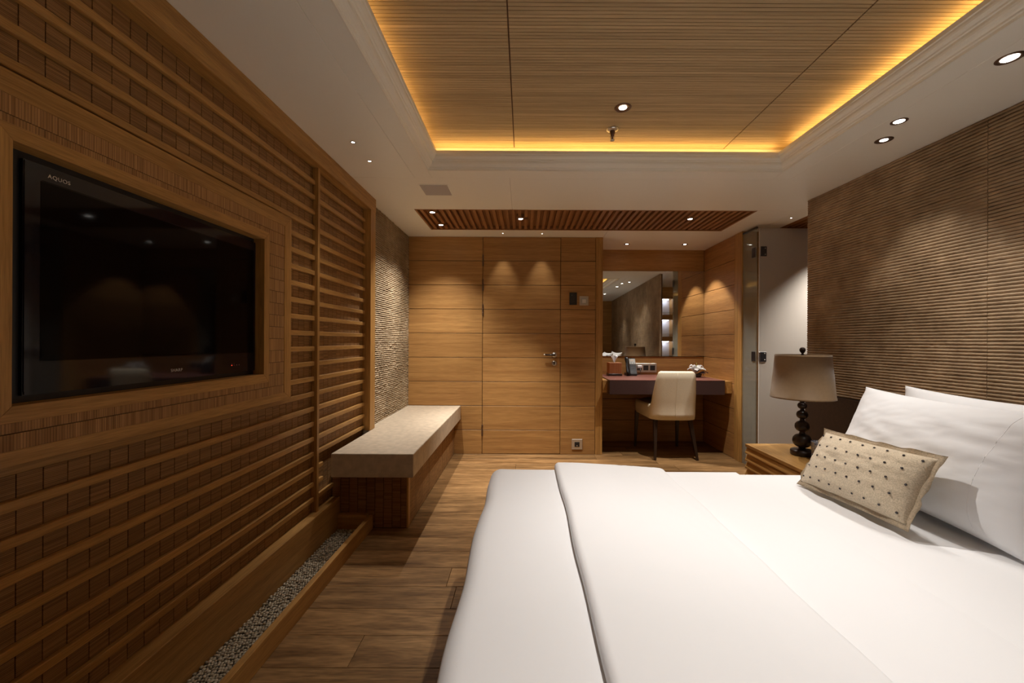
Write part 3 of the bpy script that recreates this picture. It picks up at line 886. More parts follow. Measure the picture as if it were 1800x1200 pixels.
# duvet: hangs over the foot of the bed
def duv(p):
    q = p.copy()
    h = (q.z - 0.10) / 0.43
    if q.x < -0.05:
        q.x -= 0.010 * math.sin(q.y * 9.0) * (1 - h) + 0.012 * (1 - h)
        q.x += 0.010 * noise.noise(Vector((q.y * 4, q.z * 3, 2)))
    q.z += bed_noise(q, 0.006, 2.6) if q.z > 0.3 else 0
    # thins toward the pillows
    return q
me = rbox(-0.165, 0.62, 0.095, 2.045, 0.10, 0.538, 0.055, 24, 60, 12, 5, duv)
bm = bmesh.new(); bm.from_mesh(me)
cut = [f for f in bm.faces if (f.calc_center_median().z < 0.13 and abs(f.normal.z) > 0.7) or (f.calc_center_median().x > 0.575 and (abs(f.normal.x) > 0.6 or f.calc_center_median().z < 0.4))]
bmesh.ops.delete(bm, geom=cut, context='FACES')
bmesh.ops.solidify(bm, geom=bm.faces[:], thickness=0.012)
bm.to_mesh(me); bm.free()
dv = thing('duvet', 'plump white duvet hanging over the foot of the bed', 'duvet', (0.2, 1.07, 0.52))
add('lower_layer', me, M['duvet'], ident(), dv)
def fold(p):
    q = p.copy()
    t = (q.x - 0.157) / 0.535
    top = (q.z - 0.525) / 0.05
    q.z = 0.525 + (q.z - 0.525) * (1 - 0.55 * max(0, min(1, t)) ** 1.5)
    q.z += 0.006 * noise.noise(Vector((q.x * 5, q.y * 1.8, 3))) * max(0, top)
    if t < 0.06: q.x += 0.008 * noise.noise(Vector((q.y * 3, 5, 2))) 
    if t > 0.8: q.x += 0.010 * noise.noise(Vector((q.y * 3.5, 8, 2)))
    # fine creases near the right edge
    if t > 0.55: q.z += 0.0018 * noise.noise(Vector((q.x * 30, q.y * 9 + q.x * 20, 7)))
    if q.y > 1.98: q.z -= 6.0 * (q.y - 1.98) ** 2
    return q
me = rbox(0.157, 0.692, 0.10, 2.05, 0.525, 0.578, 0.020, 40, 90, 3, 5, fold)
add('turned_back_layer', me, M['duvet'], ident(), dv)

# ---- pillows
def pillow_point(u, v, L, H, Tk, side, pinch, seed, crease):
    x = L / 2 * u * (1 - pinch * (1 - v * v))
    z = H / 2 * v * (1 - pinch * 1.3 * (1 - u * u))
    th = Tk / 2 * max(0.0, (1 - abs(u) ** 3.2) * (1 - abs(v) ** 2.6)) ** 0.58
    w_ = crease * (noise.noise(Vector((u * 3.2 + v * 1.5, v * 5 + seed, seed))) * 1.2 + 0.6 * noise.noise(Vector((u * 9 - v * 6, v * 13, seed + 3))))
    edge = min(1, (1 - abs(u)) * 6) * min(1, (1 - abs(v)) * 6)
    return Vector((x, side * (th + w_ * edge), z))
def pillow_mesh(L, H, Tk, pinch=0.05, n=44, seed=0.0, crease=0.006):
    bm = bmesh.new()
    for side in (1, -1):
        g_ = [[bm.verts.new(pillow_point(-1 + 2 * i / n, -1 + 2 * j / n, L, H, Tk, side, pinch, seed, crease)) for j in range(n + 1)] for i in range(n + 1)]
        for i in range(n):
            for j in range(n):
                f = [g_[i][j], g_[i + 1][j], g_[i + 1][j + 1], g_[i][j + 1]]
                bm.faces.new(f if side < 0 else f[::-1])
    bmesh.ops.remove_doubles(bm, verts=bm.verts, dist=1e-5)
    return bm_mesh(bm, 'pillow', True)
# frame: local x -> along the bed's width, local y(-1 side) -> facing the foot, local z -> up the slope
def lean(bottom, top, along):
    z_ = (Vector(top) - Vector(bottom)).normalized(); x_ = Vector(along).normalized()
    y_ = z_.cross(x_).normalized(); x_ = y_.cross(z_).normalized()
    R = Matrix((x_, y_, z_)).transposed().to_4x4()
    c = (Vector(bottom) + Vector(top)) / 2
    return Matrix.Translation(c) @ R
def place_pillow(name, label, bottom, top, along, L, H, Tk, seed):
    mw = lean(bottom, top, along)
    t = thing(name, label, 'pillow', tuple(Vector(bottom)), 'white bed pillows')
    add('pillowcase', pillow_mesh(L, H, Tk, 0.07, 48, seed, 0.0038), M['sheet'], mw, t)
    # hem seam near the open end
    pts = []
    for j in range(72):
        v = -0.93 + 1.86 * j / 71
        pts.append(mw @ (Vector((0, 0.0015, 0)) + pillow_point(0.66 + 0.02 * math.sin(v * 3), v, L, H, Tk, -1, 0.07, seed, 0.0038) - Vector((0, 0.0006, 0))))
    add('hem_seam', tube(pts, 0.0014, 8), M['sheet'], ident(), t)
    # open end flap beyond the filling
    bm = bmesh.new(); n = 20; g_ = []
    for i in range(5):
        col_ = []
        for j in range(n + 1):
            v = -1 + 2 * j / n
            e = pillow_point(0.985, v, L, H, Tk, 1, 0.07, seed, 0.0)
            col_.append(bm.verts.new((e.x + 0.012 * i, 0.010 * math.sin(v * 7 + seed) * i / 4 + 0.004, e.z * (1 + 0.01 * i))))
        g_.append(col_)
    for i in range(4):
        for j in range(n): bm.faces.new([g_[i][j], g_[i + 1][j], g_[i + 1][j + 1], g_[i][j + 1]])
    bmesh.ops.solidify(bm, geom=bm.faces[:], thickness=0.003)
    add('open_end', bm_mesh(bm, 'flap', True), M['sheet'], mw, t)
    return t
place_pillow('pillow', 'large white pillow directly behind the beaded cushion', (1.475, 1.56, 0.545), (1.655, 1.56, 0.945), (0, -1, 0), 0.80, 0.47, 0.20, 1.0)
place_pillow('pillow', 'white pillow at the back against the stone wall', (1.72, 1.52, 0.535), (1.83, 1.52, 0.955), (0, -1, 0), 0.84, 0.46, 0.17, 4.0)

# ---- beaded cushion
def cushion():
    b_, t_ = Vector((1.262, 1.585, 0.550)), Vector((1.392, 1.60, 0.778))
    mw = lean(b_, t_, (0.03, -1, 0.0))
    L, H, Tk, pn = 0.478, 0.25, 0.13, 0.03
    t = thing('beaded_cushion', 'small oblong beige felt cushion dotted with dark beads', 'cushion', tuple(b_))
    add('cover', pillow_mesh(L, H, Tk, pn, 44, 2.0, 0.004), M['linen'], mw, t)
    # stitched flange
    bm = bmesh.new()
    n = 30; rim = []
    for i in range(n): rim.append((-1 + 2 * i / n, -1))
    for i in range(n // 2): rim.append((1, -1 + 4 * i / n))
    for i in range(n): rim.append((1 - 2 * i / n, 1))
    for i in range(n // 2): rim.append((-1, 1 - 4 * i / n))
    rings = []
    for k_, s_ in enumerate((0.97, 1.0, 1.0, 1.0)):
        ring = []
        for (u_, v_) in rim:
            p = pillow_point(u_, v_, L, H, Tk, 1, pn, 2.0, 0.0)
            ext = [-.008, 0, 0.009, 0.018][k_]
            dirv = Vector((p.x / (L / 2) * (1 if abs(u_) > .995 else abs(u_) ** 6), 0, p.z / (H / 2) * (1 if abs(v_) > .995 else abs(v_) ** 6)))
            q = p + Vector((math.copysign(min(abs(dirv.x), 1), dirv.x), 0, math.copysign(min(abs(dirv.z), 1), dirv.z))) * ext
            q.y = 0.006 * noise.noise(Vector((u_ * 4, v_ * 4, k_ * 0.4))) * k_
            ring.append(bm.verts.new(q))
        rings.append(ring)
    m_ = len(rim)
    for a, b in zip(rings, rings[1:]):
        for i in range(m_): bm.faces.new([a[i], a[(i + 1) % m_], b[(i + 1) % m_], b[i]])
    bmesh.ops.solidify(bm, geom=bm.faces[:], thickness=0.006)
    add('flange', bm_mesh(bm, 'flange', True), M['linen2'], mw, t)
    bead = lathe([(0.0, -0.001), (0.0030, 0.0), (0.0044, 0.0014), (0.0040, 0.003), (0.0022, 0.0044), (0.0, 0.005)], 12, False)
    bead.materials.append(M['bead'])
    for r_ in range(5):
        for c_ in range(9 if r_ % 2 == 0 else 8):
            u_ = -0.90 + c_ * 0.225 + (0.1125 if r_ % 2 else 0)
            v_ = -0.80 + r_ * 0.40
            if abs(u_) > 0.93: continue
            p = pillow_point(u_, v_, L, H, Tk, -1, pn, 2.0, 0.004)
            e = 0.01
            du = pillow_point(u_ + e, v_, L, H, Tk, -1, pn, 2.0, 0.004) - p
            dvv = pillow_point(u_, v_ + e, L, H, Tk, -1, pn, 2.0, 0.004) - p
            nn = dvv.cross(du).normalized()
            if nn.y > 0: nn = -nn
            m2 = Matrix.Translation(p + nn * 0.0005) @ nn.to_track_quat('Z', 'Y').to_matrix().to_4x4()
            add('bead', bead, None, mw @ m2, t)
cushion()

# ================================================================== NIGHTSTAND, LAMP, CUP
NS0, NS1, NSY0, NSY1, NSZ = 1.646, 2.125, 2.16, 3.0, 0.42
ns = thing('nightstand', 'low oak nightstand with louvred front beside the bed', 'nightstand', (1.88, 2.6, 0))
box('top', NS0, NS1, NSY0, NSY1, NSZ - 0.022, NSZ, M['oak_y'], ns, 0.002)
box('body', NS0 + 0.03, NS1 - 0.01, NSY0 + 0.02, NSY1 - 0.02, 0.0, NSZ - 0.022, M['brownback'], ns, 0)
for k in range(7):
    z1 = NSZ - 0.026 - k * 0.054
    bm = bmesh.new()
    # tilted louvre board: leans out at its lower edge
    q = [(NS0 + 0.012, z1), (NS0 + 0.028, z1), (NS0 + 0.028, z1 - 0.044), (NS0 - 0.002, z1 - 0.044), (NS0 - 0.002, z1 - 0.036)]
    a = [bm.verts.new((x_, NSY0 + 0.004, z_)) for x_, z_ in q]; b = [bm.verts.new((x_, NSY1 - 0.004, z_)) for x_, z_ in q]
    bm.faces.new(a); bm.faces.new(b[::-1])
    for i in range(5): bm.faces.new([a[i], b[i], b[(i + 1) % 5], a[(i + 1) % 5]])
    add('louvre', bm_mesh(bm), M['oak_y'], ident(), ns)

LX, LY = 1.866, 2.705
lp = thing('table_lamp', 'table lamp with turned dark bead base and taupe drum shade', 'lamp', (LX, LY, NSZ))
z0 = NSZ
P_ = [(0.0, z0), (0.064, z0), (0.068, z0 + .006), (0.068, z0 + .030), (0.062, z0 + .036), (0.022, z0 + .038), (0.020, z0 + .050)]
def bead_prof(zc_, r, h, neck):
    out = []
    for i in range(13):
        a = -math.pi / 2 + math.pi * i / 12
        rr = r * math.cos(a) ** 0.75 if math.cos(a) > 1e-6 else 0
        out.append((max(neck, rr), zc_ + h * math.sin(a)))
    return out
P_ += bead_prof(0.516, 0.056, 0.046, 0.018) + bead_prof(0.612, 0.043, 0.037, 0.015) + bead_prof(0.690, 0.034, 0.029, 0.013) + bead_prof(0.750, 0.028, 0.023, 0.011)
P_ += [(0.018, 0.776), (0.012, 0.782), (0.008, 0.80), (0.008, 1.085), (0.0, 1.086)]
P_ = [(r, z - z0) for r, z in P_]
add_lathe('turned_base', P_, M['ebony'], T(LX, LY, z0), lp, 48, False)
sb, stp = 0.800, 1.090
prof_s = [(0.186, sb), (0.1875, sb + .001), (0.1865, sb + .012), (0.1845, sb + .0125), (0.1605, stp - .0125), (0.1615, stp - .012), (0.1600, stp), (0.1575, stp), (0.1590, stp - 0.012), (0.1835, sb + .012), (0.184, sb)]
add_lathe('lamp_shade', [(r, z - z0) for r, z in prof_s], M['shade'], T(LX, LY, z0), lp, 72, False)
bm = bmesh.new()
for i in range(3):
    a = 2 * math.pi * i / 3 + 0.4
    tube([(LX, LY, stp - 0.014), (LX + 0.157 * math.cos(a), LY + 0.157 * math.sin(a), stp - 0.010)], 0.002, 6, bm)
add('shade_spider', bm_mesh(bm), M['metal'], ident(), lp)
fin = [(0.0, 1.083), (0.010, 1.084), (0.009, 1.094), (0.006, 1.098), (0.010, 1.103), (0.016, 1.112), (0.0185, 1.122), (0.016, 1.132), (0.009, 1.138), (0.0, 1.1395)]
add_lathe('finial', [(r, z - z0) for r, z in fin], M['ebony'], T(LX, LY, z0), lp, 28, False)

cp = thing('patterned_cup', 'small blue and white patterned porcelain cup behind the cushion', 'cup', (1.873, 2.565, NSZ))
add_lathe('cup_body', [(0.0, 0.0), (0.030, 0.0), (0.032, 0.004), (0.037, 0.05), (0.040, 0.120), (0.0395, 0.123), (0.037, 0.122), (0.034, 0.05), (0.029, 0.01), (0.0, 0.009)], M['cup'], T(1.873, 2.565, NSZ), cp, 32, False)

# ================================================================== DESK ALCOVE
DZ, DF, DTH = 0.785, 4.07, 0.147
dk = thing('dressing_desk', 'wall hung aubergine leather desk in the mirror alcove', 'desk', (1.45, 4.4, 0.64))
add('desk_body', prism([(0.865, DF), (2.03, DF), (2.03, AY - 0.002), (0.865, AY - 0.002)], DZ - DTH, DZ - 0.006, 0.003), M['desk'], ident(), dk)
add('desk_top', prism([(0.865, DF - 0.001), (2.031, DF - 0.001), (2.031, AY - 0.002), (0.865, AY - 0.002)], DZ - 0.006, DZ, 0.0015), M['desk_top'], ident(), dk)
box('side_cleat', 0.816, 0.865, DF + 0.10, AY - 0.002, DZ - 0.14, DZ - 0.012, M['oak_y'], dk)
box('side_cleat', 2.03, AX - 0.001, DF + 0.03, AY - 0.002, DZ - 0.135, DZ - 0.012, M['oak_y'], dk)

# ---- chair
def chair():
    cx = 1.497
    t = thing('desk_chair', 'cream leather barrel chair with tapered dark legs at the desk', 'chair', (cx, 4.25, 0))
    yb_, yf = 3.985, 4.53          # outer back, front
    hw = 0.232
    zb = 0.398
    # plan path of the shell: from front left, round the back, to front right
    path = []
    R_ = 0.11
    for i in range(13): path.append((-hw - 0.022 * (1 - i / 12), yf - 0.03 - (yf - 0.03 - (yb_ + R_)) * i / 12))
    for i in range(1, 9):
        a = math.pi + (math.pi / 2) * i / 8
        path.append((-hw + R_ + R_ * math.cos(a), yb_ + R_ + R_ * math.sin(a)))
    for i in range(1, 12): path.append((-hw + R_ + (2 * hw - 2 * R_) * i / 12, yb_ - 0.006 * math.sin(math.pi * i / 12)))
    path += [(-p[0], p[1]) for p in path[:21][::-1]]
    def top(y_):
        s = (y_ - (yb_ + 0.012)) / 0.068
        s = max(0, min(1, s)); s = s * s * (3 - 2 * s)
        return 0.884 * (1 - s) + 0.545 * s
    bm = bmesh.new()
    n = len(path); cols = []
    th = 0.045
    for i, (px, py) in enumerate(path):
        a = Vector(path[max(0, i - 1)]); b = Vector(path[min(n - 1, i + 1)])
        d = (b - a).normalized(); nin = Vector((-d.y, d.x))
        if nin.dot(Vector((0, 4.3 - 0)) - Vector((px, py))) < 0 and abs(px) < hw - 0.02: nin = -nin
        if abs(px) >= hw - 0.02: nin = Vector((-math.copysign(1, px), 0)) if py > yb_ + R_ else nin
        c_in = Vector((0, yb_ + 0.28)) - Vector((px, py))
        if nin.dot(c_in) < 0: nin = -nin
        tz = top(py)
        ring = []
        K = 8
        for k in range(K + 1):
            f = k / K
            z = zb + (tz - zb - 0.02) * f
            rake = -0.055 * max(0, (z - 0.5) / 0.38) if py < yb_ + 0.25 else 0
            rake *= max(0, min(1, (yb_ + 0.25 - py) / 0.2))
            taper = 1.0 + 0.015 * math.sin(f * math.pi) - (0.02 * (1 - f) ** 6)
            ring.append(Vector((px * taper, py + rake, z)))
        rk = ring[-1].y - py
        ring.append(Vector((px - 0, py + rk, tz - 0.006)) + Vector((nin.x, nin.y, 0)) * 0.008)
        ring.append(Vector((px, py + rk, tz)) + Vector((nin.x, nin.y, 0)) * th * 0.5)
        ring.append(Vector((px, py + rk, tz - 0.008)) + Vector((nin.x, nin.y, 0)) * th * 0.92)
        for k in range(K, -1, -1):
            r0_ = ring[k]
            ring.append(Vector((r0_.x, r0_.y, max(r0_.z, zb))) + Vector((nin.x, nin.y, 0)) * th)
        cols.append([bm.verts.new((v.x + cx, v.y, v.z)) for v in ring])
    for a, b in zip(cols, cols[1:]):
        m_ = len(a)
        for k in range(m_): bm.faces.new([a[k], b[k], b[(k + 1) % m_], a[(k + 1) % m_]])
    bm.faces.new(cols[0]); bm.faces.new(cols[-1][::-1])
    add('backrest', bm_mesh(bm, 'shell', True), M['chair'], ident(), t)
    me = rbox(cx - hw + 0.035, cx + hw - 0.035, yb_ + 0.04, yf + 0.02, zb + 0.002, 0.535, 0.03, 8, 8, 3, 4, lambda p: p + Vector((0, 0, 0.02 * max(0, 1 - ((p.x - cx) / 0.22) ** 2) if p.z > 0.5 else 0)))
    add('seat', me, M['chair'], ident(), t)
    # central back seam
    pts = [(cx, yb_ - 0.0065 - 0.055 * max(0, (z - 0.5) / 0.38) , z) for z in [0.42 + 0.05 * i for i in range(10)]]
    add('back_seam', tube(pts, 0.0018, 6), M['chair'], ident(), t)
    for (bx_, by_, tx_, ty_) in ((1.302, 3.995, 1.320, 4.05), (1.722, 3.995, 1.665, 4.05), (1.252, 4.53, 1.262, 4.50), (1.720, 4.53, 1.712, 4.50)):
        bm = bmesh.new()
        lo = [bm.verts.new((bx_ + sx * 0.011, by_ + sy * 0.011, 0.0)) for sx, sy in ((-1, -1), (1, -1), (1, 1), (-1, 1))]
        hi = [bm.verts.new((tx_ + sx * 0.020, ty_ + sy * 0.020, 0.405)) for sx, sy in ((-1, -1), (1, -1), (1, 1), (-1, 1))]
        bm.faces.new(lo[::-1]); bm.faces.new(hi)
        for i in range(4): bm.faces.new([lo[i], lo[(i + 1) % 4], hi[(i + 1) % 4], hi[i]])
        bmesh.ops.bevel(bm, geom=bm.edges[:], offset=0.002, segments=1, affect='EDGES')
        add('leg', bm_mesh(bm), M['chairleg'], ident(), t)
chair()

# ---- tissue box
def tissue():
    bx, by = 1.03, 4.60
    t = thing('tissue_box', 'square reddish wooden tissue box on the desk', 'tissue box', (bx, by, DZ))
    s = 0.070
    box('base_band', bx - s - 0.003, bx + s + 0.003, by - s - 0.003, by + s + 0.003, DZ, DZ + 0.026, M['chairleg'], t, 0.002)
    box('box_body', bx - s, bx + s, by - s, by + s, DZ + 0.026, DZ + 0.148, M['tissuewood'], t, 0.002)
    rnd = random.Random(4)
    bm = bmesh.new()
    for q in range(3):
        rows = []
        a0 = q * 2.1
        for i in range(9):
            f = i / 8
            rr = []
            for j in range(12):
                a = a0 + (j / 11 - 0.5) * 2.6
                rad_ = 0.006 + 0.024 * f ** 1.2 * (1 + 0.45 * math.sin(j * 1.9 + q))
                rr.append(bm.verts.new((bx + rad_ * math.cos(a), by + rad_ * math.sin(a), DZ + 0.146 + 0.085 * f - 0.016 * f * f * (j % 3) + 0.008 * rnd.random() * f)))
            rows.append(rr)
        for i in range(8):
            for j in range(11): bm.faces.new([rows[i][j], rows[i + 1][j], rows[i + 1][j + 1], rows[i][j + 1]])
    bmesh.ops.solidify(bm, geom=bm.faces[:], thickness=0.0012)
    add('tissue', bm_mesh(bm, 'tissue', True), M['tissue'], ident(), t)
tissue()

# ---- telephone
def phone():
    x0, y0 = 1.155, 4.60
    t = thing('desk_telephone', 'black desk telephone with grey display beside the tissue box', 'telephone', (x0, y0, DZ))
    # sloped base
    bm = bmesh.new()
    q = [(y0 - 0.05, DZ), (y0 + 0.075, DZ), (y0 + 0.075, DZ + 0.19), (y0 + 0.045, DZ + 0.195), (y0 - 0.05, DZ + 0.025)]
    a = [bm.verts.new((x0 + 0.048, y_, z_)) for y_, z_ in q]; b = [bm.verts.new((x0 + 0.122, y_, z_)) for y_, z_ in q]
    bm.faces.new(a); bm.faces.new(b[::-1])
    for i in range(5): bm.faces.new([a[i], b[i], b[(i + 1) % 5], a[(i + 1) % 5]])
    bmesh.ops.bevel(bm, geom=bm.edges[:], offset=0.003, segments=2, affect='EDGES')
    add('phone_base', bm_mesh(bm), M['phone'], ident(), t)
    sl = Vector((0, 0.095, 0.17)).normalized(); nrm = Vector((0, -0.17, 0.095)).normalized()
    O = Vector((x0 + 0.085, y0 - 0.05, DZ + 0.025))
    R = Matrix((Vector((1, 0, 0)), sl, nrm)).transposed().to_4x4()
    def on(u_, v_, du, dv_, h, mat, name):
        me = box_mesh(du, dv_, h, 0.001, mat)
        add(name, me, mat, Matrix.Translation(O + Vector((u_, 0, 0)) + sl * v_ + nrm * (h / 2 - 0.0005)) @ R, t)
    on(0, 0.152, 0.070, 0.068, 0.004, M['phonegrey'], 'display')
    on(-0.006, 0.166, 0.040, 0.026, 0.0055, M['plate'], 'display_window')
    for r_ in range(2):
        on(-0.014 + r_ * 0.028, 0.132, 0.008, 0.008, 0.0065, M['phone'], 'key')
    for r_ in range(4):
        for c_ in range(3):
            on(-0.018 + 0.018 * c_, 0.030 + 0.024 * r_, 0.011, 0.012, 0.004, M['darkmetal'], 'key')
    bm = bmesh.new()
    pts = [(x0 + 0.022, y0 - 0.060, DZ + 0.010), (x0 + 0.022, y0 - 0.045, DZ + 0.045), (x0 + 0.022, y0 + 0.0, DZ + 0.115), (x0 + 0.022, y0 + 0.035, DZ + 0.185), (x0 + 0.022, y0 + 0.042, DZ + 0.205)]
    tube(pts, [0.020, 0.022, 0.017, 0.022, 0.018], 14, bm)
    hs = bm_mesh(bm, 'handset', True)
    add('handset', hs, M['phone'], ident(), t)
    box('handset_cradle', x0 + 0.006, x0 + 0.0475, y0 - 0.045, y0 + 0.07, DZ, DZ + 0.03, M['phone'], t, 0.004)
phone()

# ---- outlets behind the desk
op = thing('triple_outlet_plate', 'champagne triple outlet plate with white plug above the desk', 'outlet', (1.43, AY, 0.82))
px0, px1, pz0, pz1 = 1.305, 1.560, 0.812, 0.918
box('plate', px0, px1, AY - 0.009, AY, pz0, pz1, M['plate'], op, 0.003)
for i in range(3):
    cx_ = px0 + 0.05 + i * 0.078
    box('socket', cx_ - 0.029, cx_ + 0.029, AY - 0.0115, AY - 0.0088, pz0 + 0.024, pz1 - 0.024, M['phone' if i else 'darkmetal'], op, 0.002)
box('plug', px0 + 0.022, px0 + 0.077, AY - 0.045, AY - 0.0112, pz0 + 0.052, pz0 + 0.082, M['white'], op, 0.006)
add('power_cord', tube([(px0 + 0.05, AY - 0.046, pz0 + 0.048), (px0 + 0.052, AY - 0.055, pz0 + 0.015), (px0 + 0.045, AY - 0.06, pz0 - 0.012), (px0 + 0.02, AY - 0.065, DZ + 0.005), (px0 - 0.03, AY - 0.06, DZ + 0.0045)], 0.004, 8), M['phone'], ident(), op)

# ---- lily
def lily():
    fx, fy, fz = 1.90, 4.45, DZ
    t = thing('white_lily', 'white lily bloom with a dark leaf on the desk behind the chair', 'flower', (fx, fy, fz))
    add_lathe('dish', [(0.0, 0.0), (0.045, 0.0), (0.05, 0.01), (0.06, 0.035), (0.056, 0.035), (0.045, 0.012), (0.0, 0.01)], M['chairleg'], T(fx, fy, fz), t, 28, False)
    rnd = random.Random(3)
    def petal(az, R_, H_, wd, base, mat, name):
        bm = bmesh.new(); g_ = []
        for i in range(9):
            f = i / 8
            r_ = 0.006 + R_ * f; cz_ = base + H_ * math.sin(math.pi * f * 0.78)
            wv = wd * math.sin(math.pi * (0.10 + 0.88 * f)) ** 0.8
            row_ = []
            for j in range(5):
                s_ = (j - 2) / 2
                z_ = cz_ - 0.010 * s_ * s_ + 0.003 * math.sin(9 * f + 2 * j + az)
                row_.append(bm.verts.new((fx + r_ * math.cos(az) - wv * s_ * math.sin(az), fy + r_ * math.sin(az) + wv * s_ * math.cos(az), fz + z_)))
            g_.append(row_)
        for i in range(8):
            for j in range(4): bm.faces.new([g_[i][j], g_[i + 1][j], g_[i + 1][j + 1], g_[i][j + 1]])
        bmesh.ops.solidify(bm, geom=bm.faces[:], thickness=0.0015)
        add(name, bm_mesh(bm, 'petal', True), mat, ident(), t)
    for i in range(6): petal(i * 1.047 + 0.2, 0.088 + 0.012 * rnd.random(), 0.040 + 0.02 * rnd.random(), 0.027, 0.055, M['petal'], 'petal')
    for i in range(6): petal(i * 1.047 + 0.7, 0.060 + 0.012 * rnd.random(), 0.062 + 0.02 * rnd.random(), 0.024, 0.060, M['petal'], 'petal')
    petal(-0.30, 0.115, 0.030, 0.022, 0.035, M['leafdark'], 'leaf')
    petal(-0.95, 0.100, 0.022, 0.020, 0.035, M['leafdark'], 'leaf')
    add('stamen', tube([(fx, fy, fz + 0.05), (fx + 0.006, fy, fz + 0.11), (fx + 0.002, fy, fz + 0.158)], 0.002, 6), M['stamen'], ident(), t)
lily()

# ================================================================== DOOR WALL FITTINGS
def fitting(name, label, cat, x0, x1, z0, z1):
    t = thing(name, label, cat, ((x0 + x1) / 2, DY, z0))
    return t
t = fitting('control_panel', 'black touch control panel on the oak wall right of the door', 'control panel', .469, .545, 1.549, 1.676)
box('panel_glass', .469, .545, DY - 0.010, DY, 1.549, 1.676, M['black'], t, 0.002)
box('sensor_dot', .492, .496, DY - 0.0106, DY - 0.0098, 1.645, 1.649, M['plate'], t, 0)
t = fitting('light_switch', 'champagne light switch with pale rocker beside the black panel', 'light switch', .572, .666, 1.543, 1.640)
box('plate', .572, .666, DY - 0.008, DY, 1.543, 1.640, M['plate'], t, 0.003)
box('bezel', .590, .648, DY - 0.0105, DY - 0.0078, 1.561, 1.622, M['phonegrey'], t, 0.002)
box('rocker', .599, .639, DY - 0.014, DY - 0.0102, 1.568, 1.606, M['insert'], t, 0.003)
t = fitting('floor_level_socket', 'square champagne power socket near the floor right of the door', 'socket', .499, .610, .052, .160)
box('plate', .499, .610, DY - 0.008, DY, .052, .160, M['plate'], t, 0.003)
box('socket_insert', .529, .580, DY - 0.0105, DY - 0.0078, .081, .131, M['black'], t, 0.002)
box('socket_pin', .549, .560, DY - 0.012, DY - 0.0102, .088, .097, M['plate'], t, 0)

# ceiling speaker plate
t = thing('ceiling_speaker', 'square grey speaker plate set in the white ceiling', 'speaker', (-0.63, 2.89, CZ - 0.006))
box('speaker_rim', -0.735, -0.530, 2.785, 2.990, CZ - 0.004, CZ, M['paint'], t, 0.001)
box('speaker_cloth', -0.728, -0.537, 2.792, 2.983, CZ - 0.006, CZ - 0.0038, M['vent'], t, 0.0008)

# sprinkler
sx, sy = 0.516, 2.385
t = thing('fire_sprinkler', 'chrome fire sprinkler hanging from the bamboo ceiling', 'sprinkler', (sx, sy, WZ))
add_lathe('escutcheon', [(0.0, 0.0), (0.035, 0.0), (0.036, -0.003), (0.028, -0.008), (0.018, -0.012), (0.0, -0.013)], M['metal'], T(sx, sy, WZ), t, 32, False)
add_lathe('sprinkler_body', [(0.016, -0.012), (0.016, -0.026), (0.012, -0.030), (0.010, -0.042), (0.006, -0.044), (0.0055, -0.058), (0.0, -0.059)], M['bronze'], T(sx, sy, WZ), t, 20, False)
add('yoke', tube([(sx - 0.010, sy, WZ - 0.036), (sx - 0.012, sy, WZ - 0.050), (sx - 0.004, sy, WZ - 0.064), (sx + 0.004, sy, WZ - 0.064), (sx + 0.012, sy, WZ - 0.050), (sx + 0.010, sy, WZ - 0.036)], 0.002, 6), M['metal'], ident(), t)
add_lathe('deflector', [(0.0, -0.064), (0.013, -0.065), (0.013, -0.067), (0.0, -0.0675)], M['metal'], T(sx, sy, WZ), t, 20, False)

# ================================================================== GLASS DOOR AT THE OPENING
gp = thing('fixed_glass_panel', 'narrow clear glass panel fixed to the alcove end post', 'glass panel', (2.132, 3.8, 0))
box('pane', 2.127, 2.137, 3.705, 3.928, 0.004, 2.215, M['hazy'], gp, 0)
box('top_channel', 2.123, 2.141, 3.70, 3.929, 2.215, 2.232, M['darkmetal'], gp)
gd = thing('frosted_glass_door', 'frosted glass door standing ajar behind the bed wall', 'glass door', (2.15, 3.69, 0))
box('pane', 2.146, 3.02, 3.683, 3.693, 0.01, 2.212, M['frost'], gd, 0.001)
box('polished_edge', 2.1425, 2.1459, 3.683, 3.693, 0.01, 2.212, M['insert'], gd, 0)
for z in (2.0, 1.04):
    h = box('hinge', 2.150, 2.208, 3.676, 3.6828, z - 0.045, z + 0.045, M['darkmetal'], gd, 0.002)
    box('hinge_knuckle', 2.138, 2.149, 3.672, 3.682, z - 0.042, z + 0.042, M['metal'], h, 0.002)
    for zz in (-0.028, 0.028):
        add_lathe('screw', [(0.0, 0.0), (0.005, 0.0), (0.005, 0.002), (0.0, 0.0022)], M['metal'], T(2.192, 3.6758, z + zz) @ Rf, h, 12, False)
    h2 = box('hinge', 2.119, 2.1265, 3.71, 3.765, z - 0.045, z + 0.045, M['darkmetal'], gp, 0.002)

# ================================================================== DOWNLIGHTS
def downlight(label, x, y, z, ring, lens, watts, cone, target=None, blend=0.6, group=None, cat='downlight', tilt=None, name='downlight', ringmat='bronze', soft=None):
    t = thing(name, label, cat, (x, y, z), group or ('round ceiling downlights' if cat == 'downlight' else 'tiny ceiling spotlights'))
    R = Matrix.Identity(4)
    add_lathe('trim_ring', [(lens * 1.02, 0.002), (lens * 1.05, -0.0015), (ring * 0.85, -0.0035), (ring, -0.0015), (ring, 0.0008), (lens * 1.02, 0.002)], M[ringmat], T(x, y, z), t, 32, False)
    add_lathe('lamp_lens', [(0.0, -0.0010), (lens, -0.0010), (lens, 0.001), (0.0, 0.001)], M['lens'], T(x, y, z), t, 28, False)
    tg = target or (x, y, 0)
    if watts > 0:
        spot(t, (x, y, z - 0.012), tg, watts, cone, blend, soft or lens * 0.8)
    return t
WL = WZ
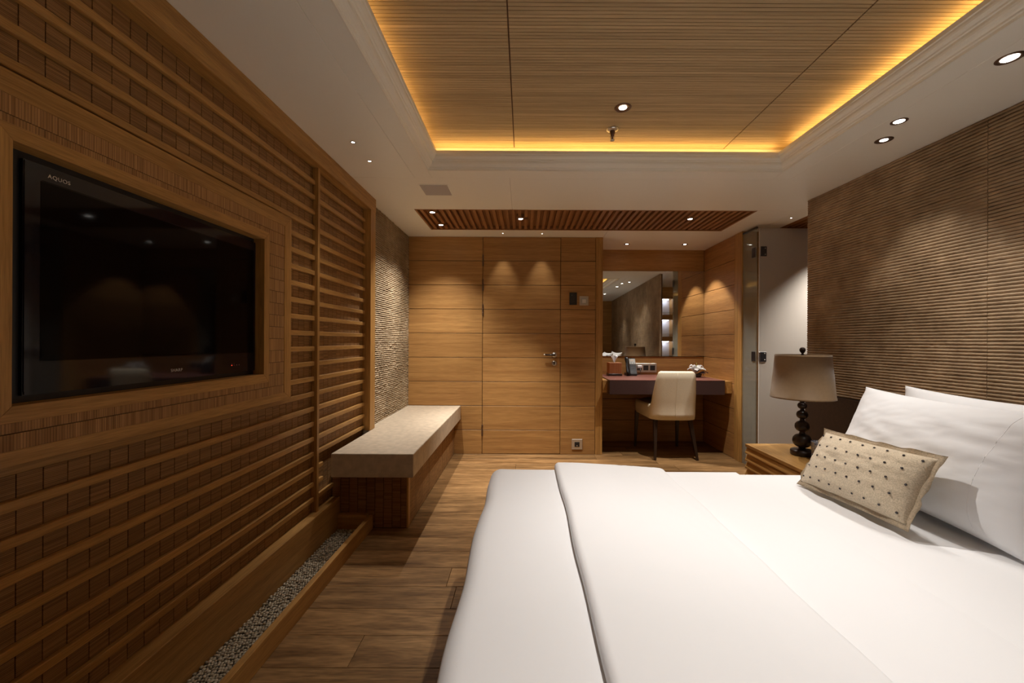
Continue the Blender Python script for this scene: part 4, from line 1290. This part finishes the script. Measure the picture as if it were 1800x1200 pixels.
downlight('round downlight in the bamboo ceiling above the bed', 0.524, 2.165, WL, 0.046, 0.020, 70, 72, (0.84, 1.64, 0), 0.9)
downlight('bamboo ceiling downlight above the near half of the bed', 0.524, 0.62, WL, 0.046, 0.020, 53, 68, (0.27, 0.90, 0), 0.9)
downlight('unseen bamboo ceiling downlight added behind the camera for fill', 0.524, -0.6, WL, 0.046, 0.020, 30, 80, None, 0.8)  # added fill lamp, continues the bamboo row out of view to brighten the room
downlight('round downlight in the left front corner of the long grille', G_L[0][0], G_L[0][1], CZ + 0.001, 0.032, 0.019, 48, 100, (-0.84, 3.45, 0.3), 1.0)
downlight('round downlight in the left back corner of the long grille', G_L[1][0], G_L[1][1], CZ + 0.001, 0.032, 0.019, 48, 100, (-0.84, 3.72, 0.3), 1.0)
downlight('round downlight in the long grille in front of the door', G_L[2][0], G_L[2][1], CZ + 0.001, 0.032, 0.019, 135, 64, None, 1.0)
downlight('round downlight in the right part of the long grille', G_L[3][0], G_L[3][1], CZ + 0.001, 0.032, 0.019, 80, 84, None, 1.0)
downlight('tiny spotlight over the hinge half of the entrance door', -0.217, 4.05, CZ, 0.012, 0.0065, 5, 50, (-0.217, 4.28, 0.4), 0.9, cat='spotlight')
downlight('tiny spotlight over the handle half of the entrance door', 0.177, 4.05, CZ, 0.012, 0.0065, 5, 50, (0.177, 4.28, 0.4), 0.9, cat='spotlight')
downlight('left of the two downlights over the desk alcove', 1.133, 4.47, CZ, 0.032, 0.015, 27, 84, (1.13, 4.5, 0), 0.3)
downlight('right of the two downlights over the desk alcove', 1.776, 4.47, CZ, 0.032, 0.015, 27, 84, (1.8, 4.5, 0), 0.3)
downlight('bronze ringed downlight nearest the camera above the stone wall', 1.83, 1.526, CZ, 0.040, 0.024, 14, 84, (1.75, 1.5, 0), 0.8)
downlight('smaller bronze downlight on the moulding side of the pair', 1.82, 1.965, CZ, 0.034, 0.021, 14, 84, (1.7, 1.9, 0), 0.8)
downlight('bronze downlight on the wall side of the pair', 1.909, 2.148, CZ, 0.040, 0.017, 14, 84, (1.85, 2.2, 0), 0.8)
downlight('unseen bronze ringed downlight added by the stone wall for fill', 1.83, 0.3, CZ, 0.040, 0.024, 14, 84, None, 0.8)  # extra lamp outside the frame, added to raise the bounced light
downlight('tiny spotlight over the trough, further from the bench', -0.936, 2.20, CZ, 0.014, 0.008, 6, 70, (-0.8, 2.2, 0), 0.9, cat='spotlight')
downlight('tiny spotlight over the trough, nearer the bench', -0.934, 2.43, CZ, 0.014, 0.008, 6, 70, (-0.8, 2.4, 0), 0.9, cat='spotlight')
downlight('tiny spotlight beside the small grille at the opening', 2.31, 3.50, CZ, 0.011, 0.0075, 2.5, 34, (2.31, 3.46, 0), 0.7, cat='spotlight')
downlight('downlight in the small grille over the frosted door', 2.86, 3.30, CZ - 0.001, 0.032, 0.019, 125, 92, (2.80, 3.60, 0), 0.9)
